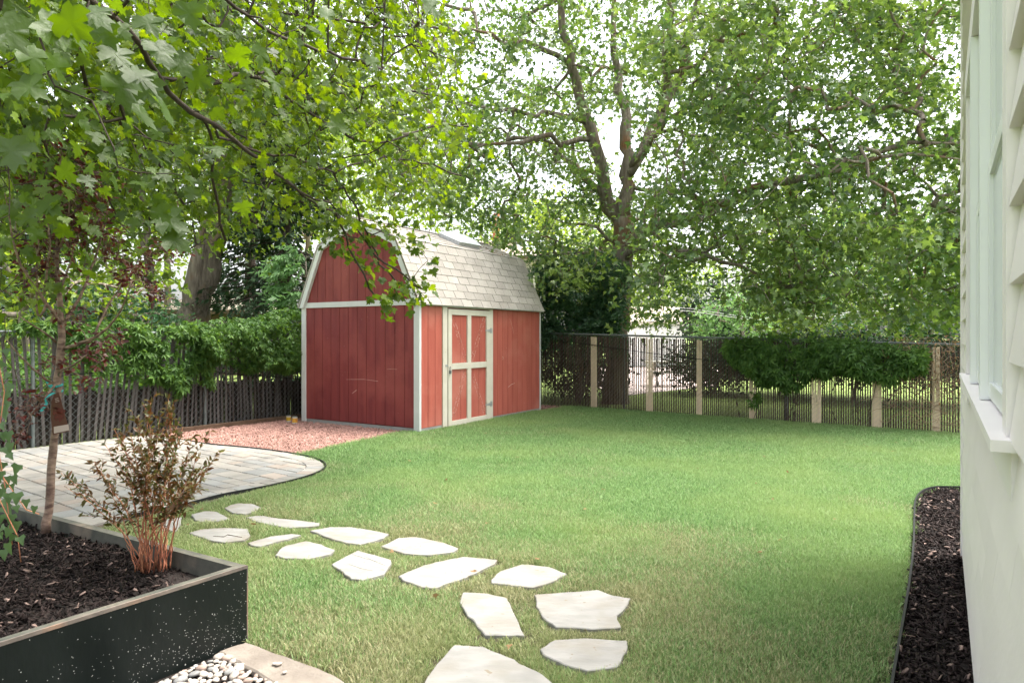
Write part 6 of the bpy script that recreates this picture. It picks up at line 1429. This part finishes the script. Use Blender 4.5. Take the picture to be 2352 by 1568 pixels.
c = P(1140, 560, 33.0); b = MB(); b.tube([c + (0, 0, -.1), c + (0, 0, .62), c + (0, 0, .63), c + (0, 0, .75), c + (0, 0, .76), c + (0, 0, 1.45)], [.17, .17, .21, .21, .16, .15], 14); b.obj('flue_pipe', M['terracotta'], rf2)
b = MB(); b.tube([c + (0, 0, -.3), c + (0, 0, .12)], [.24, .21], 14); b.obj('flue_base', M['black'], rf2)
c = P(1028, 545, 33.0); b = MB(); b.tube([c + (0, 0, -.3), c + (0, 0, .5)], .08, 8); b.obj('vent_pipe', M['black'], rf2)
# white garage far behind the right fence
x0, x1, Y = (1440 - CX) / FP * 34, (1575 - CX) / FP * 34, 34.0; t = thing('garage', 'white garage glimpsed over the right fence beyond the driveway', 'garage', ((x0 + x1) / 2, Y + 3, -.03))
MB().box((x0, Y, -.03), (x1 - x0, 0, 0), (0, 6, 0), (0, 0, 2.25)).obj('wall', M['vinyl'], t)
gd = MB().box((x0 + .4, Y - .04, -.03), (x1 - x0 - .8, 0, 0), (0, .038, 0), (0, 0, 1.95)).obj('door', M['housetrim'], t)
for k in range(4): MB().box((x0 + .45, Y - .06, .03 + k * .48), (x1 - x0 - .9, 0, 0), (0, .018, 0), (0, 0, .44)).obj('door_panel', M['vinyl'], gd)
V = [(x0 - .3, Y - .3, 2.23), (x1 + .3, Y - .3, 2.23), (x1 + .3, Y + 6.3, 2.23), (x0 - .3, Y + 6.3, 2.23), (x0 - .3, Y + 3, 3.1), (x1 + .3, Y + 3, 3.1)]; MB().add(V, [(0, 1, 5, 4), (1, 2, 5), (2, 3, 4, 5), (3, 0, 4), (0, 3, 2, 1)]).obj('roof', M['roofbeige'], t)
# picnic bench
c = G(1555, 890, 0); c = np.array([(1550 - CX) / FP * 21, 21.0, -.02]); t = thing('picnic_bench', 'pale wooden picnic bench behind the second and third cream slat groups', 'bench', c)
MB().box(c + (-.9, -.2, .70), (1.8, 0, 0), (0, .6, 0), (0, 0, .05)).obj('table_top', M['wallpale'], t); MB().box(c + (-.9, -.6, .42), (1.8, 0, 0), (0, .26, 0), (0, 0, .045)).obj('seat', M['wallpale'], t)
for sx in (-.65, .6):
    for y0, y1 in ((-.5, .05), (.45, .15)): b = MB(); b.box(c + (sx, y0, 0), (.06, 0, 0), (0, .08, 0), (0, y1 - y0, .70)); b.obj('leg', M['wallpale'], t)
b = MB(); b.tube([P(1180, 690, 25), P(1400, 700, 24), P(1590, 715, 23), P(1730, 735, 22), P(1900, 728, 22), P(2120, 700, 22)], .007, 5); o = b.obj('power_line', M['steel']); tag(o, 'thin pale overhead cable crossing above the right fence', 'cable')
b = MB(); b.tube([P(1180, 684, 25), P(1400, 694, 24), P(1590, 709, 23), P(1730, 731, 22), P(1900, 724, 22), P(2120, 694, 22)], .006, 5); o = b.obj('power_line', M['steel']); tag(o, 'upper of the two thin overhead cables above the right fence', 'cable')
print('objects', len(bpy.data.objects), 'tris', sum(sum(len(p.vertices) - 2 for p in m.polygons) for m in bpy.data.meshes if len(m.polygons) < 3000) )
